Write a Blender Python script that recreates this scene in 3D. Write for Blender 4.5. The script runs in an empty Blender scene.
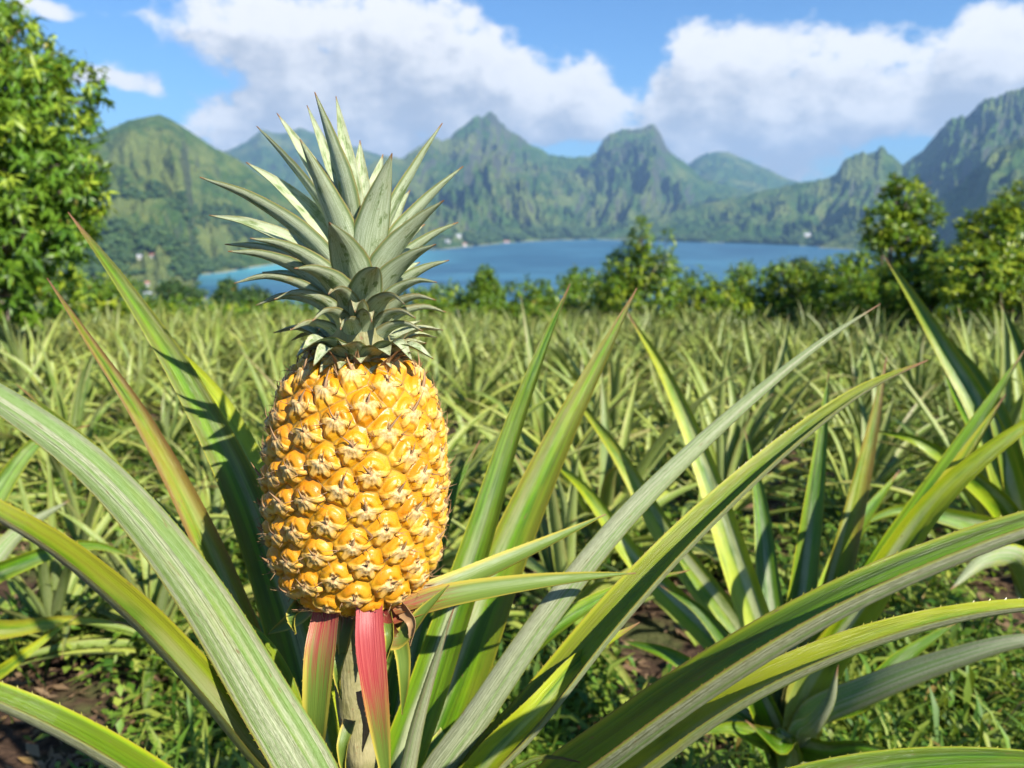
import bpy, math, random
import numpy as np
from mathutils import Vector

R_ = math.radians
rng = np.random.default_rng(11)
random.seed(11)
scene = bpy.context.scene
COL = scene.collection

# ------------------------------------------------------------------ camera
FPX, HORIZON = 760.0, 213.0
PITCH = math.atan((384 - HORIZON) / FPX)
cp, sp = math.cos(PITCH), math.sin(PITCH)
FW = np.array([0, cp, -sp]); UP = np.array([0, sp, cp]); RT = np.array([1.0, 0, 0])
EYE = 0.88                      # eye height over the field; the camera is the origin


def at(px, py, d):
    """world point seen at pixel (px, py) at a depth of d metres"""
    return d * (FW + RT * (px - 512) / FPX + UP * (384 - py) / FPX)


def azel(px, py):
    v = at(px, py, 1.0)
    return math.atan2(v[0], v[1]), math.atan2(v[2], math.hypot(v[0], v[1]))


cam_d = bpy.data.cameras.new('camera')
cam_d.sensor_width = 36; cam_d.lens = 36 * FPX / 1024
cam_d.clip_start = 0.02; cam_d.clip_end = 40000
cam_d.dof.use_dof = True; cam_d.dof.focus_distance = 0.475; cam_d.dof.aperture_fstop = 8.5
cam_d.dof.aperture_blades = 7
cam = bpy.data.objects.new('camera', cam_d); COL.objects.link(cam)
cam.rotation_euler = (R_(90) - PITCH, 0, 0)
scene.camera = cam

SUN_AZ, SUN_EL = 45.0, 41.0     # azimuth measured from behind the camera towards the right
sdir = np.array([math.cos(R_(SUN_EL)) * math.sin(R_(SUN_AZ)),
                 -math.cos(R_(SUN_EL)) * math.cos(R_(SUN_AZ)), math.sin(R_(SUN_EL))])
SEA = -110.0


def smooth(a, b, x):
    t = np.clip((x - a) / (b - a), 0, 1)
    return t * t * (3 - 2 * t)


# ------------------------------------------------------------------ value noise in numpy
_perm = np.random.default_rng(5).random((256, 256))


def vnoise(x, y):
    xi = np.floor(x).astype(int); yi = np.floor(y).astype(int)
    fx = x - xi; fy = y - yi
    fx = fx * fx * (3 - 2 * fx); fy = fy * fy * (3 - 2 * fy)
    g = lambda i, j: _perm[i & 255, j & 255]
    return (g(xi, yi) * (1 - fx) + g(xi + 1, yi) * fx) * (1 - fy) + (g(xi, yi + 1) * (1 - fx) + g(xi + 1, yi + 1) * fx) * fy


def fbm(x, y, o=5, gain=0.5, lac=2.03):
    s = 0; a = 1; n = 0
    for k in range(o):
        s = s + a * vnoise(x + 17.3 * k, y - 9.7 * k); n += a
        x = x * lac; y = y * lac; a *= gain
    return s / n


def ridged(x, y, o=5, gain=0.5):
    s = 0; a = 1; n = 0
    for k in range(o):
        s = s + a * (1 - np.abs(2 * vnoise(x + 31.7 * k, y + 11.1 * k) - 1)); n += a
        x = x * 2.07; y = y * 2.07; a *= gain
    return s / n


# ------------------------------------------------------------------ object helpers
def mesh_np(name, V, F, mats, uv=None, attrs=None, mat_idx=None, smooth_faces=True):
    """V (N,3); F list of arrays of shape (M,3) or (M,4)"""
    me = bpy.data.meshes.new(name)
    if not isinstance(F, (list, tuple)):
        F = [F]
    F = [np.asarray(f, dtype=np.int32) for f in F if len(f)]
    V = np.asarray(V, dtype=np.float32)
    me.vertices.add(len(V)); me.vertices.foreach_set('co', V.ravel())
    loops = np.concatenate([f.ravel() for f in F])
    tot = np.concatenate([np.full(len(f), f.shape[1], dtype=np.int32) for f in F])
    start = np.concatenate([[0], np.cumsum(tot)[:-1]]).astype(np.int32)
    me.loops.add(len(loops)); me.loops.foreach_set('vertex_index', loops)
    me.polygons.add(len(tot)); me.polygons.foreach_set('loop_start', start)
    try:
        me.polygons.foreach_set('loop_total', tot)
    except Exception:
        pass
    if mat_idx is not None:
        me.polygons.foreach_set('material_index', np.asarray(mat_idx, dtype=np.int32))
    me.polygons.foreach_set('use_smooth', np.full(len(tot), smooth_faces))
    if uv is not None:
        l = me.uv_layers.new(name='UVMap')
        l.data.foreach_set('uv', np.asarray(uv, dtype=np.float32)[loops].ravel())
    for k, a in (attrs or {}).items():
        a = np.asarray(a, dtype=np.float32)
        if a.ndim == 1:
            at_ = me.attributes.new(k, 'FLOAT', 'POINT'); at_.data.foreach_set('value', a)
        else:
            at_ = me.attributes.new(k, 'FLOAT_VECTOR', 'POINT'); at_.data.foreach_set('vector', a.ravel())
    for m in (mats if isinstance(mats, (list, tuple)) else [mats]):
        me.materials.append(m)
    me.update(calc_edges=True); me.validate()
    return me


def link(name, data, parent=None, loc=None, rotz=0, scale=1.0):
    o = bpy.data.objects.new(name, data); COL.objects.link(o)
    if parent is not None:
        o.parent = parent
    if loc is not None:
        o.location = [float(c) for c in loc]
    o.rotation_euler = (0, 0, rotz)
    o.scale = (scale,) * 3
    return o


def tag(o, label=None, cat=None, group=None, kind=None):
    if label: o['label'] = label
    if cat: o['category'] = cat
    if group: o['group'] = group
    if kind: o['kind'] = kind
    return o


def thing(name, label, cat, loc, group=None):
    return tag(link(name, None, loc=loc), label, cat, group)


class Bag:
    """collects geometry of one mesh"""
    def __init__(s):
        s.V = []; s.Q = []; s.T = []; s.uv = []; s.var = []; s.n = 0

    def add(s, V, Q=None, T=None, uv=None, var=(0, 0, 0)):
        V = np.asarray(V, float)
        s.V.append(V)
        if Q is not None and len(Q): s.Q.append(np.asarray(Q) + s.n)
        if T is not None and len(T): s.T.append(np.asarray(T) + s.n)
        s.uv.append(np.zeros((len(V), 2)) if uv is None else uv)
        v = np.asarray(var, float)
        s.var.append(np.tile(v, (len(V), 1)) if v.ndim == 1 else v)
        s.n += len(V)

    def mesh(s, name, mat, origin=(0, 0, 0)):
        F = []
        if s.Q: F.append(np.concatenate(s.Q))
        if s.T: F.append(np.concatenate(s.T))
        return mesh_np(name, np.concatenate(s.V) - np.asarray(origin), F, mat,
                       uv=np.concatenate(s.uv), attrs={'var': np.concatenate(s.var)})


# ------------------------------------------------------------------ node helpers
class NT:
    def __init__(s, mat_or_tree):
        s.t = mat_or_tree; s.t.nodes.clear()

    def n(s, typ, **kw):
        nd = s.t.nodes.new(typ)
        ins = kw.pop('ins', {})
        for k, v in kw.items(): setattr(nd, k, v)
        for k, v in ins.items(): s.set(nd.inputs[k], v)
        return nd

    def set(s, sock, v):
        if isinstance(v, bpy.types.NodeSocket): s.t.links.new(v, sock)
        elif v is not None: sock.default_value = v

    def math(s, op, a, b=None, c=None, clamp=False):
        nd = s.n('ShaderNodeMath', operation=op, use_clamp=clamp)
        s.set(nd.inputs[0], a)
        if b is not None: s.set(nd.inputs[1], b)
        if c is not None: s.set(nd.inputs[2], c)
        return nd.outputs[0]

    def vmath(s, op, a, b=None, out=0):
        nd = s.n('ShaderNodeVectorMath', operation=op)
        s.set(nd.inputs[0], a)
        if b is not None: s.set(nd.inputs[1], b)
        return nd.outputs[out]

    def sstep(s, v, a, b, lo=0.0, hi=1.0):
        nd = s.n('ShaderNodeMapRange', interpolation_type='SMOOTHSTEP')
        s.set(nd.inputs[0], v); s.set(nd.inputs[1], a); s.set(nd.inputs[2], b)
        nd.inputs[3].default_value = lo; nd.inputs[4].default_value = hi
        return nd.outputs[0]

    def mix(s, f, a, b, blend='MIX'):
        nd = s.n('ShaderNodeMix', data_type='RGBA', blend_type=blend)
        s.set(nd.inputs['Factor'], f)
        s.set(nd.inputs['A'] if False else nd.inputs[6], a if isinstance(a, bpy.types.NodeSocket) else (*a, 1))
        s.set(nd.inputs[7], b if isinstance(b, bpy.types.NodeSocket) else (*b, 1))
        return nd.outputs[2]

    def noise(s, vec, scale, detail=4, rough=0.55, dist=0.0, out=0):
        nd = s.n('ShaderNodeTexNoise')
        if vec is not None: s.set(nd.inputs['Vector'], vec)
        nd.inputs['Scale'].default_value = scale; nd.inputs['Detail'].default_value = detail
        nd.inputs['Roughness'].default_value = rough; nd.inputs['Distortion'].default_value = dist
        return nd.outputs[out]

    def comb(s, x, y, z):
        nd = s.n('ShaderNodeCombineXYZ')
        for i, v in enumerate((x, y, z)): s.set(nd.inputs[i], v)
        return nd.outputs[0]

    def sep(s, v):
        nd = s.n('ShaderNodeSeparateXYZ'); s.set(nd.inputs[0], v)
        return nd.outputs


def new_mat(name):
    m = bpy.data.materials.new(name); m.use_nodes = True
    return m, NT(m.node_tree)


def finish(N, col, rough=0.5, bump=None, bdist=0.001, bstr=0.5, transl=None, tfac=0.25, spec=0.5, extra=None):
    pr = N.n('ShaderNodeBsdfPrincipled')
    N.set(pr.inputs['Base Color'], col if isinstance(col, bpy.types.NodeSocket) else (*col, 1))
    N.set(pr.inputs['Roughness'], rough); N.set(pr.inputs['Specular IOR Level'], spec)
    for k, v in (extra or {}).items(): N.set(pr.inputs[k], v)
    nrm = None
    if bump is not None:
        b = N.n('ShaderNodeBump'); b.inputs['Strength'].default_value = bstr; b.inputs['Distance'].default_value = bdist
        N.set(b.inputs['Height'], bump); nrm = b.outputs[0]
        N.set(pr.inputs['Normal'], nrm)
    sh = pr.outputs[0]
    if transl is not None:
        tr = N.n('ShaderNodeBsdfTranslucent'); N.set(tr.inputs['Color'], transl if isinstance(transl, bpy.types.NodeSocket) else (*transl, 1))
        mx = N.n('ShaderNodeMixShader'); N.set(mx.inputs[0], tfac)
        N.set(mx.inputs[1], sh); N.set(mx.inputs[2], tr.outputs[0]); sh = mx.outputs[0]
    out = N.n('ShaderNodeOutputMaterial'); N.set(out.inputs[0], sh)


def simple_mat(name, c1, c2=None, scale=8, rough=0.6, bump=0.0, coords='Object'):
    m, N = new_mat(name)
    tc = N.n('ShaderNodeTexCoord').outputs[coords]
    nz = N.noise(tc, scale, 5)
    col = N.mix(nz, c1, c2 or tuple(c * 0.7 for c in c1))
    finish(N, col, rough, bump=nz if bump else None, bdist=bump, bstr=1.0)
    return m


def attr(N, name, fac=False):
    a = N.n('ShaderNodeAttribute', attribute_name=name)
    return a.outputs['Fac'] if fac else a.outputs['Vector']


# ------------------------------------------------------------------ materials
def leaf_material(name, green_d, green_l, yellow, under_d, under_l, tip, bloom=0.0, tf=0.22, rough=0.36, rub=0.0, obj_var=0.0, lane=0.0):
    """strap leaf: uv.x 0..1 across the upper face, 2..3 across the grey scaly lower face, uv.y along; var = (random, yellowness, redness)"""
    m, N = new_mat(name)
    uvs = N.sep(N.n('ShaderNodeUVMap').outputs[0])
    var = N.sep(attr(N, 'var'))
    u, v = uvs[0], uvs[1]
    under = N.math('GREATER_THAN', u, 1.5)
    uu = N.math('SUBTRACT', u, N.math('MULTIPLY', under, 2.0))
    rnd = N.math('MULTIPLY', var[0], 37.0)
    fine = N.noise(N.comb(N.math('MULTIPLY', uu, 52.0), N.math('MULTIPLY', v, 3.0), rnd), 1.0, 4, 0.7)
    band = N.noise(N.comb(N.math('MULTIPLY', uu, 9.0), N.math('MULTIPLY', v, 1.6), rnd), 1.0, 2, 0.5)
    blot = N.noise(N.comb(N.math('MULTIPLY', uu, 3.0), N.math('MULTIPLY', v, 9.0), N.math('ADD', rnd, 4.0)), 1.0, 5, 0.6)
    scal = N.noise(N.comb(N.math('MULTIPLY', uu, 70.0), N.math('MULTIPLY', v, 190.0), rnd), 1.0, 2, 0.7)
    edge = N.math('ABSOLUTE', N.math('SUBTRACT', N.math('MULTIPLY', uu, 2.0), 1.0))
    g = N.mix(N.sstep(N.math('ADD', N.math('MULTIPLY', band, 0.7), N.math('MULTIPLY', fine, 0.3)), 0.35, 0.68), green_d, green_l)
    # yellow towards margins and with age
    yf = N.math('ADD', N.math('MULTIPLY', var[1], N.sstep(N.math('ADD', blot, N.math('MULTIPLY', edge, 0.25)), 0.3, 0.75)), N.sstep(edge, 0.86, 0.97, 0, 0.65))
    g = N.mix(N.math('MINIMUM', yf, 1.0), g, yellow)
    if bloom > 0:
        bl = N.sstep(N.math('ADD', N.math('MULTIPLY', blot, 0.6), N.math('MULTIPLY', fine, 0.4)), 0.36, 0.56, 0, bloom)
        g = N.mix(bl, g, under_l)
    if lane:     # silvery lane along the blade, glare painted over its scales, and a pale base
        uc = N.math('ADD', 0.25, N.math('MULTIPLY', N.math('FRACT', N.math('MULTIPLY', var[0], 7.3)), 0.5))
        ln = N.math('MULTIPLY', N.sstep(N.math('ABSOLUTE', N.math('SUBTRACT', uu, uc)), 0.17, 0.06), N.sstep(v, 0.85, 0.5, 0, lane))
        ln = N.math('MULTIPLY', ln, N.sstep(N.math('ADD', N.math('MULTIPLY', fine, 0.5), N.math('MULTIPLY', blot, 0.5)), 0.36, 0.56))
        pb = N.math('MULTIPLY', N.sstep(v, 0.42, 0.10, 0, 0.75), N.sstep(fine, 0.3, 0.6, 0.4, 1.0))
        g = N.mix(N.math('MAXIMUM', ln, pb), g, under_l)
    un = N.mix(N.sstep(N.math('ADD', N.math('MULTIPLY', fine, 0.65), N.math('MULTIPLY', scal, 0.35)), 0.35, 0.66), under_d, under_l)
    un = N.mix(N.sstep(N.math('ADD', edge, N.math('MULTIPLY', fine, 0.2)), 0.80, 0.98, 0, rub), un, green_d)
    un = N.mix(N.sstep(edge, 0.88, 0.97, 0, 0.6), un, yellow)
    un = N.mix(N.sstep(edge, 0.965, 0.99, 0, 0.55), un, (0.24, 0.10, 0.05))
    un = N.mix(N.sstep(band, 0.44, 0.62, 0, 0.55 if not rub else 0.0), un, green_l)
    un = N.mix(N.math('MULTIPLY', var[1], N.sstep(blot, 0.5, 0.75, 0, 0.7)), un, yellow)
    if rub:      # waxy bloom rubbed off in green patches, mostly along the midline
        un = N.mix(N.sstep(N.math('SUBTRACT', N.math('MULTIPLY', N.noise(N.comb(N.math('MULTIPLY', uu, 4.0), N.math('MULTIPLY', v, 5.0), rnd), 1.0, 5, 0.7), 1.0), N.math('MULTIPLY', edge, 0.12)), 0.50, 0.60, 0, rub), un, N.mix(fine, green_d, green_l))
    c = N.mix(under, g, un)
    oi = N.n('ShaderNodeObjectInfo').outputs['Random']
    c = N.mix(N.math('MULTIPLY', oi, obj_var), c, N.mix(0.5, c, (0.30, 0.36, 0.04)))
    c = N.mix(N.math('MULTIPLY', N.sstep(oi, 0.75, 0.2), obj_var * 0.22), c, (0.03, 0.075, 0.008))
    c = N.mix(N.sstep(edge, 0.965, 0.99, 0, 0.5), c, (0.24, 0.10, 0.05))
    # dry reddish tip and margins, aged spots
    tf_ = N.sstep(N.math('ADD', v, N.math('MULTIPLY', N.math('SUBTRACT', blot, 0.5), 0.16)), 0.945, 0.995)
    c = N.mix(tf_, c, tip)
    rf = N.math('MULTIPLY', var[2], N.sstep(N.math('ADD', N.math('MULTIPLY', blot, 0.5), N.math('ADD', N.math('MULTIPLY', v, 0.35), N.math('MULTIPLY', edge, 0.3))), 0.45, 0.85))
    c = N.mix(rf, c, (0.24, 0.085, 0.045))
    spot = N.sstep(N.noise(N.comb(N.math('MULTIPLY', uu, 14.0), N.math('MULTIPLY', v, 60.0), rnd), 1.0, 3, 0.6), 0.66, 0.73, 0, 0.75)
    c = N.mix(spot, c, (0.20, 0.12, 0.05))
    trc = N.mix(0.35, c, (0.30, 0.42, 0.02))
    ro = N.math('ADD', N.math('MULTIPLY', fine, 0.22), N.math('ADD', N.math('MULTIPLY', under, 0.12), rough - 0.11))
    h = N.math('ADD', fine, N.math('MULTIPLY', scal, N.math('MULTIPLY', under, 0.6)))
    finish(N, c, ro, bump=h, bdist=0.0013, bstr=0.7, transl=trc, tfac=tf, spec=0.5)
    return m


M_LEAF = leaf_material('pineapple_leaf', (0.014, 0.072, 0.003), (0.112, 0.285, 0.005), (0.40, 0.47, 0.010),
                       (0.145, 0.180, 0.070), (0.50, 0.53, 0.33), (0.30, 0.15, 0.07), tf=0.17, rough=0.33, lane=0.7)
M_FIELD = leaf_material('field_leaf', (0.045, 0.130, 0.006), (0.23, 0.37, 0.015), (0.55, 0.57, 0.05),
                        (0.22, 0.31, 0.08), (0.62, 0.69, 0.34), (0.50, 0.34, 0.14), bloom=0.28, tf=0.3, obj_var=0.9)
M_CROWN = leaf_material('crown_leaf', (0.085, 0.165, 0.025), (0.19, 0.27, 0.07), (0.44, 0.40, 0.08),
                        (0.27, 0.35, 0.16), (0.66, 0.73, 0.48), (0.36, 0.17, 0.07), bloom=0.75, rub=0.85, tf=0.14, rough=0.42)


def bract_material():
    m, N = new_mat('red_bract')
    uvs = N.sep(N.n('ShaderNodeUVMap').outputs[0]); var = N.sep(attr(N, 'var'))
    under = N.math('GREATER_THAN', uvs[0], 1.5)
    uu = N.math('SUBTRACT', uvs[0], N.math('MULTIPLY', under, 2.0)); v = uvs[1]
    fine = N.noise(N.comb(N.math('MULTIPLY', uu, 30.0), N.math('MULTIPLY', v, 2.5), N.math('MULTIPLY', var[0], 31.0)), 1.0, 3, 0.6)
    e = N.math('ABSOLUTE', N.math('SUBTRACT', N.math('MULTIPLY', uu, 2.0), 1.0))
    g = N.mix(fine, (0.06, 0.13, 0.018), (0.20, 0.27, 0.04))
    y = N.mix(N.sstep(e, 0.55, 0.95), g, (0.50, 0.42, 0.06))
    rv = N.math('ADD', v, N.math('MULTIPLY', N.math('SUBTRACT', fine, 0.5), 0.8))
    red = N.mix(N.sstep(fine, 0.3, 0.7), (0.30, 0.022, 0.028), (0.50, 0.10, 0.085))
    c = N.mix(N.sstep(N.math('SUBTRACT', rv, var[2]), -0.22, 0.16), red, y)
    c = N.mix(N.sstep(v, 0.94, 1.0), c, (0.30, 0.17, 0.08))
    finish(N, c, 0.42, bump=fine, bdist=0.0006, bstr=0.5, transl=c, tfac=0.2)
    return m


M_BRACT = bract_material()


def fruit_material():
    m, N = new_mat('pineapple_rind')
    tc = N.n('ShaderNodeTexCoord').outputs['Object']
    a = N.sep(attr(N, 'eye'))          # edge distance, bract mask, radius in the eye
    b = N.sep(attr(N, 'eye_local'))    # local x, y in the eye, random of the eye
    n1 = N.noise(tc, 60, 4); n2 = N.noise(tc, 330, 3, 0.65); n3 = N.noise(tc, 18, 2)
    ripe = N.mix(N.sstep(n1, 0.35, 0.68), (0.48, 0.175, 0.004), (0.60, 0.30, 0.010))
    ripe = N.mix(N.math('MULTIPLY', b[2], 0.5), ripe, (0.62, 0.34, 0.02))
    ripe = N.mix(N.sstep(b[1], 0.05, 0.75, 0, 0.45), ripe, (0.62, 0.20, 0.005))
    ripe = N.mix(N.sstep(n3, 0.56, 0.78, 0, 0.4), ripe, (0.45, 0.37, 0.04))
    pale = N.mix(n2, (0.64, 0.38, 0.09), (0.74, 0.53, 0.22))
    c = N.mix(N.sstep(N.math('ADD', a[2], N.math('MULTIPLY', N.math('SUBTRACT', n1, 0.5), 0.35)), 0.42, 0.12, 0, 0.5), ripe, pale)
    brc = N.mix(N.sstep(n2, 0.3, 0.7), (0.42, 0.235, 0.055), (0.66, 0.48, 0.22))
    brc = N.mix(N.sstep(a[2], 0.30, 0.85, 0, 0.85), brc, (0.64, 0.34, 0.04))
    c = N.mix(N.math('MULTIPLY', a[1], N.sstep(n1, 0.2, 0.5, 0.55, 1.0)), c, brc)
    c = N.mix(N.sstep(a[0], 0.09, 0.012, 0, 0.8), c, (0.26, 0.15, 0.02))
    c = N.mix(N.sstep(a[2], 0.13, 0.04, 0, 0.75), c, (0.24, 0.11, 0.045))
    sp_ = N.sstep(N.noise(tc, 210, 2, 0.6), 0.66, 0.75, 0, 0.5)
    c = N.mix(sp_, c, (0.27, 0.14, 0.04))
    ro = N.math('ADD', N.math('MULTIPLY', n1, 0.22), N.math('ADD', 0.27, N.math('MULTIPLY', a[1], 0.25)))
    finish(N, c, ro, bump=N.math('ADD', N.math('MULTIPLY', n2, 0.6), N.math('MULTIPLY', N.noise(tc, 130, 3, 0.6), 1.5)), bdist=0.0007, bstr=0.6, spec=0.40,
           extra={'Subsurface Weight': 0.12, 'Subsurface Radius': (0.006, 0.003, 0.001), 'Subsurface Scale': 1.0})
    return m


M_RIND = fruit_material()
M_SPINE = simple_mat('dry_bract_tip', (0.42, 0.27, 0.12), (0.20, 0.09, 0.04), 60, 0.7)


def stalk_material():
    m, N = new_mat('fruit_stalk')
    tc = N.n('ShaderNodeTexCoord').outputs['Object']
    n1 = N.noise(tc, 45, 5); n2 = N.noise(N.vmath('MULTIPLY', tc, (1, 1, 0.15)), 500, 2)
    c = N.mix(N.sstep(n1, 0.35, 0.65), (0.20, 0.19, 0.07), (0.34, 0.30, 0.15))
    c = N.mix(N.sstep(N.noise(tc, 170, 3), 0.62, 0.7, 0, 0.8), c, (0.22, 0.12, 0.05))
    finish(N, c, 0.6, bump=N.math('ADD', n1, n2), bdist=0.002, bstr=0.6)
    return m


M_STALK = stalk_material()


def foliage_material(name, dark, light, young, rough=0.4, tf=0.3):
    m, N = new_mat(name)
    var = N.sep(attr(N, 'var'))
    c = N.mix(var[0], dark, light)
    c = N.mix(var[1], c, young)
    c = N.mix(N.math('MULTIPLY', var[2], 0.8), c, (0.28, 0.17, 0.05))
    finish(N, c, rough, transl=N.mix(0.4, c, (0.36, 0.46, 0.02)), tfac=tf, spec=0.32)
    return m


M_TREE = foliage_material('broad_tree_leaves', (0.050, 0.130, 0.010), (0.125, 0.255, 0.020), (0.36, 0.44, 0.035), 0.38)
M_SHRUB = foliage_material('shrub_leaves', (0.040, 0.105, 0.008), (0.130, 0.235, 0.016), (0.36, 0.42, 0.025), 0.36)
M_DARKTREE = foliage_material('dark_tree_leaves', (0.016, 0.050, 0.014), (0.050, 0.105, 0.022), (0.12, 0.17, 0.03), 0.5, 0.2)
M_WEED = foliage_material('weed_leaves', (0.030, 0.095, 0.008), (0.14, 0.26, 0.025), (0.42, 0.44, 0.07), 0.5)
M_LITTER = foliage_material('dead_leaf_litter', (0.07, 0.038, 0.020), (0.19, 0.115, 0.06), (0.32, 0.22, 0.12), 0.7, 0.1)
M_BARK = simple_mat('bark', (0.20, 0.15, 0.11), (0.10, 0.075, 0.055), 14, 0.85, 0.01)


def ground_material():
    m, N = new_mat('field_soil')
    tc = N.n('ShaderNodeTexCoord').outputs['Object']
    n1 = N.noise(tc, 3.0, 6, 0.6); n2 = N.noise(tc, 38, 5, 0.7); n3 = N.noise(tc, 0.02, 6, 0.6)
    soil = N.mix(N.sstep(n2, 0.3, 0.7), (0.030, 0.017, 0.010), (0.095, 0.056, 0.034))
    moss = N.mix(n2, (0.05, 0.085, 0.02), (0.12, 0.15, 0.04))
    soil = N.mix(N.sstep(n1, 0.52, 0.66, 0, 0.6), soil, moss)
    y = N.sep(tc)[1]
    slope = N.mix(N.sstep(n3, 0.35, 0.65), (0.035, 0.070, 0.018), (0.085, 0.12, 0.035))
    slope = N.mix(N.noise(tc, 0.4, 5), slope, (0.05, 0.085, 0.02))
    c = N.mix(N.sstep(y, 13.5, 18.0), soil, slope)
    finish(N, c, 0.9, bump=n2, bdist=0.02, bstr=0.8, spec=0.2)
    return m


M_GROUND = ground_material()


def mountain_material(name, rock_amt=1.0, f=1.0, open_=0.47):
    m, N = new_mat(name)
    tc = N.n('ShaderNodeTexCoord').outputs['Object']
    geo = N.n('ShaderNodeNewGeometry')
    nz = N.sep(geo.outputs['Normal'])[2]
    n1 = N.noise(tc, 0.0045 * f, 8, 0.62); n2 = N.noise(tc, 0.022 * f, 6, 0.65); n3 = N.noise(tc, 0.0014 * f, 4)
    vor = N.n('ShaderNodeTexVoronoi'); N.set(vor.inputs['Vector'], tc); vor.inputs['Scale'].default_value = 0.055 * f
    forest = N.mix(N.sstep(n2, 0.32, 0.7), (0.018, 0.052, 0.014), (0.065, 0.120, 0.024))
    grass = N.mix(n2, (0.085, 0.125, 0.030), (0.17, 0.18, 0.055))
    c = N.mix(N.sstep(N.math('ADD', N.math('MULTIPLY', n1, 0.65), N.math('MULTIPLY', n3, 0.35)), open_, open_ + 0.13, 0, 0.85), forest, grass)
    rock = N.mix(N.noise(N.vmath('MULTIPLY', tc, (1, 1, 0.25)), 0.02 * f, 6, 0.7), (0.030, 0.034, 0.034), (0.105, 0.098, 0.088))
    hz = N.sstep(N.sep(tc)[2], 90.0, 480.0, 0, 0.30)  # more dark rock with height, its colour also standing in for cloud shadow
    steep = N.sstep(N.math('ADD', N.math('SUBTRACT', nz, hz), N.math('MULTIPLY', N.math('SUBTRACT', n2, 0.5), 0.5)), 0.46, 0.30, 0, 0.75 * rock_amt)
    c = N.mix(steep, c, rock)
    z = N.sep(tc)[2]
    beach = N.sstep(N.math('ADD', z, N.math('MULTIPLY', n2, 3.0)), SEA + 3.6, SEA + 2.2, 0, 0.8)
    c = N.mix(beach, c, (0.42, 0.36, 0.26))
    h = N.math('SUBTRACT', N.math('MULTIPLY', n2, 0.6), N.math('MULTIPLY', vor.outputs['Distance'], 0.5))
    finish(N, c, 0.9, bump=h, bdist=22.0 / f, bstr=1.0, spec=0.1)
    return m


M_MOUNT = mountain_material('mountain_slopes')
M_HILL = mountain_material('hill_slopes', 0.5, 1.7, 0.42)


def water_material():
    m, N = new_mat('bay_water')
    tc = N.n('ShaderNodeTexCoord').outputs['Object']
    n1 = N.noise(N.vmath('MULTIPLY', tc, (1, 2.2, 1)), 0.02, 6, 0.7)
    n2 = N.noise(N.vmath('MULTIPLY', tc, (1, 3.0, 1)), 0.0022, 5, 0.6)
    xy = N.sep(tc)
    # pale sandy shallows along the left shore of the bay
    d = N.vmath('LENGTH', N.vmath('MULTIPLY', N.vmath('SUBTRACT', tc, (-520, 1900, 0)), (0.0022, 0.0012, 0)), out=1)
    sh = N.sstep(N.math('ADD', d, N.math('MULTIPLY', N.math('SUBTRACT', n2, 0.5), 0.7)), 0.95, 0.3, 0, 0.85)
    deep = N.mix(N.sstep(n2, 0.35, 0.65), (0.016, 0.072, 0.130), (0.030, 0.108, 0.170))
    c = N.mix(sh, deep, (0.10, 0.38, 0.42))
    c = N.mix(N.sstep(N.noise(N.vmath('MULTIPLY', tc, (1, 4.0, 1)), 0.004, 5, 0.65), 0.45, 0.68, 0, 0.6), c, (0.07, 0.22, 0.30))
    finish(N, c, 0.45, bump=n1, bdist=1.2, bstr=0.7, spec=0.25)
    return m


M_WATER = water_material()

# ------------------------------------------------------------------ strap leaf geometry
def catmull(P, n):
    P = np.asarray(P, float)
    d = np.r_[0, np.cumsum(np.linalg.norm(np.diff(P[:, :3], axis=0), axis=1))]
    Q = np.vstack([2 * P[0] - P[1], P, 2 * P[-1] - P[-2]])
    t = np.r_[d[0] - (d[1] - d[0]), d, d[-1] + (d[-1] - d[-2])]
    s = np.linspace(0, d[-1], n)
    out = np.zeros((n, P.shape[1]))
    for k, x in enumerate(s):
        i = min(max(np.searchsorted(d, x, side='right') - 1, 0), len(P) - 2)
        p0, p1, p2, p3 = Q[i:i + 4]; t0, t1, t2, t3 = t[i:i + 4]
        m1 = (p2 - p0) / (t2 - t0); m2 = (p3 - p1) / (t3 - t1)
        h = (x - t1) / (t2 - t1); L = t2 - t1
        out[k] = (2*h**3 - 3*h**2 + 1)*p1 + (h**3 - 2*h**2 + h)*L*m1 + (-2*h**3 + 3*h**2)*p2 + (h**3 - h**2)*L*m2
    return out


def leaf_width(v, base=0.75):
    return (base + (1 - base) * smooth(0, 0.18, v)) * np.clip(1 - v ** 2.3, 0, 1) ** 0.9


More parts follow.
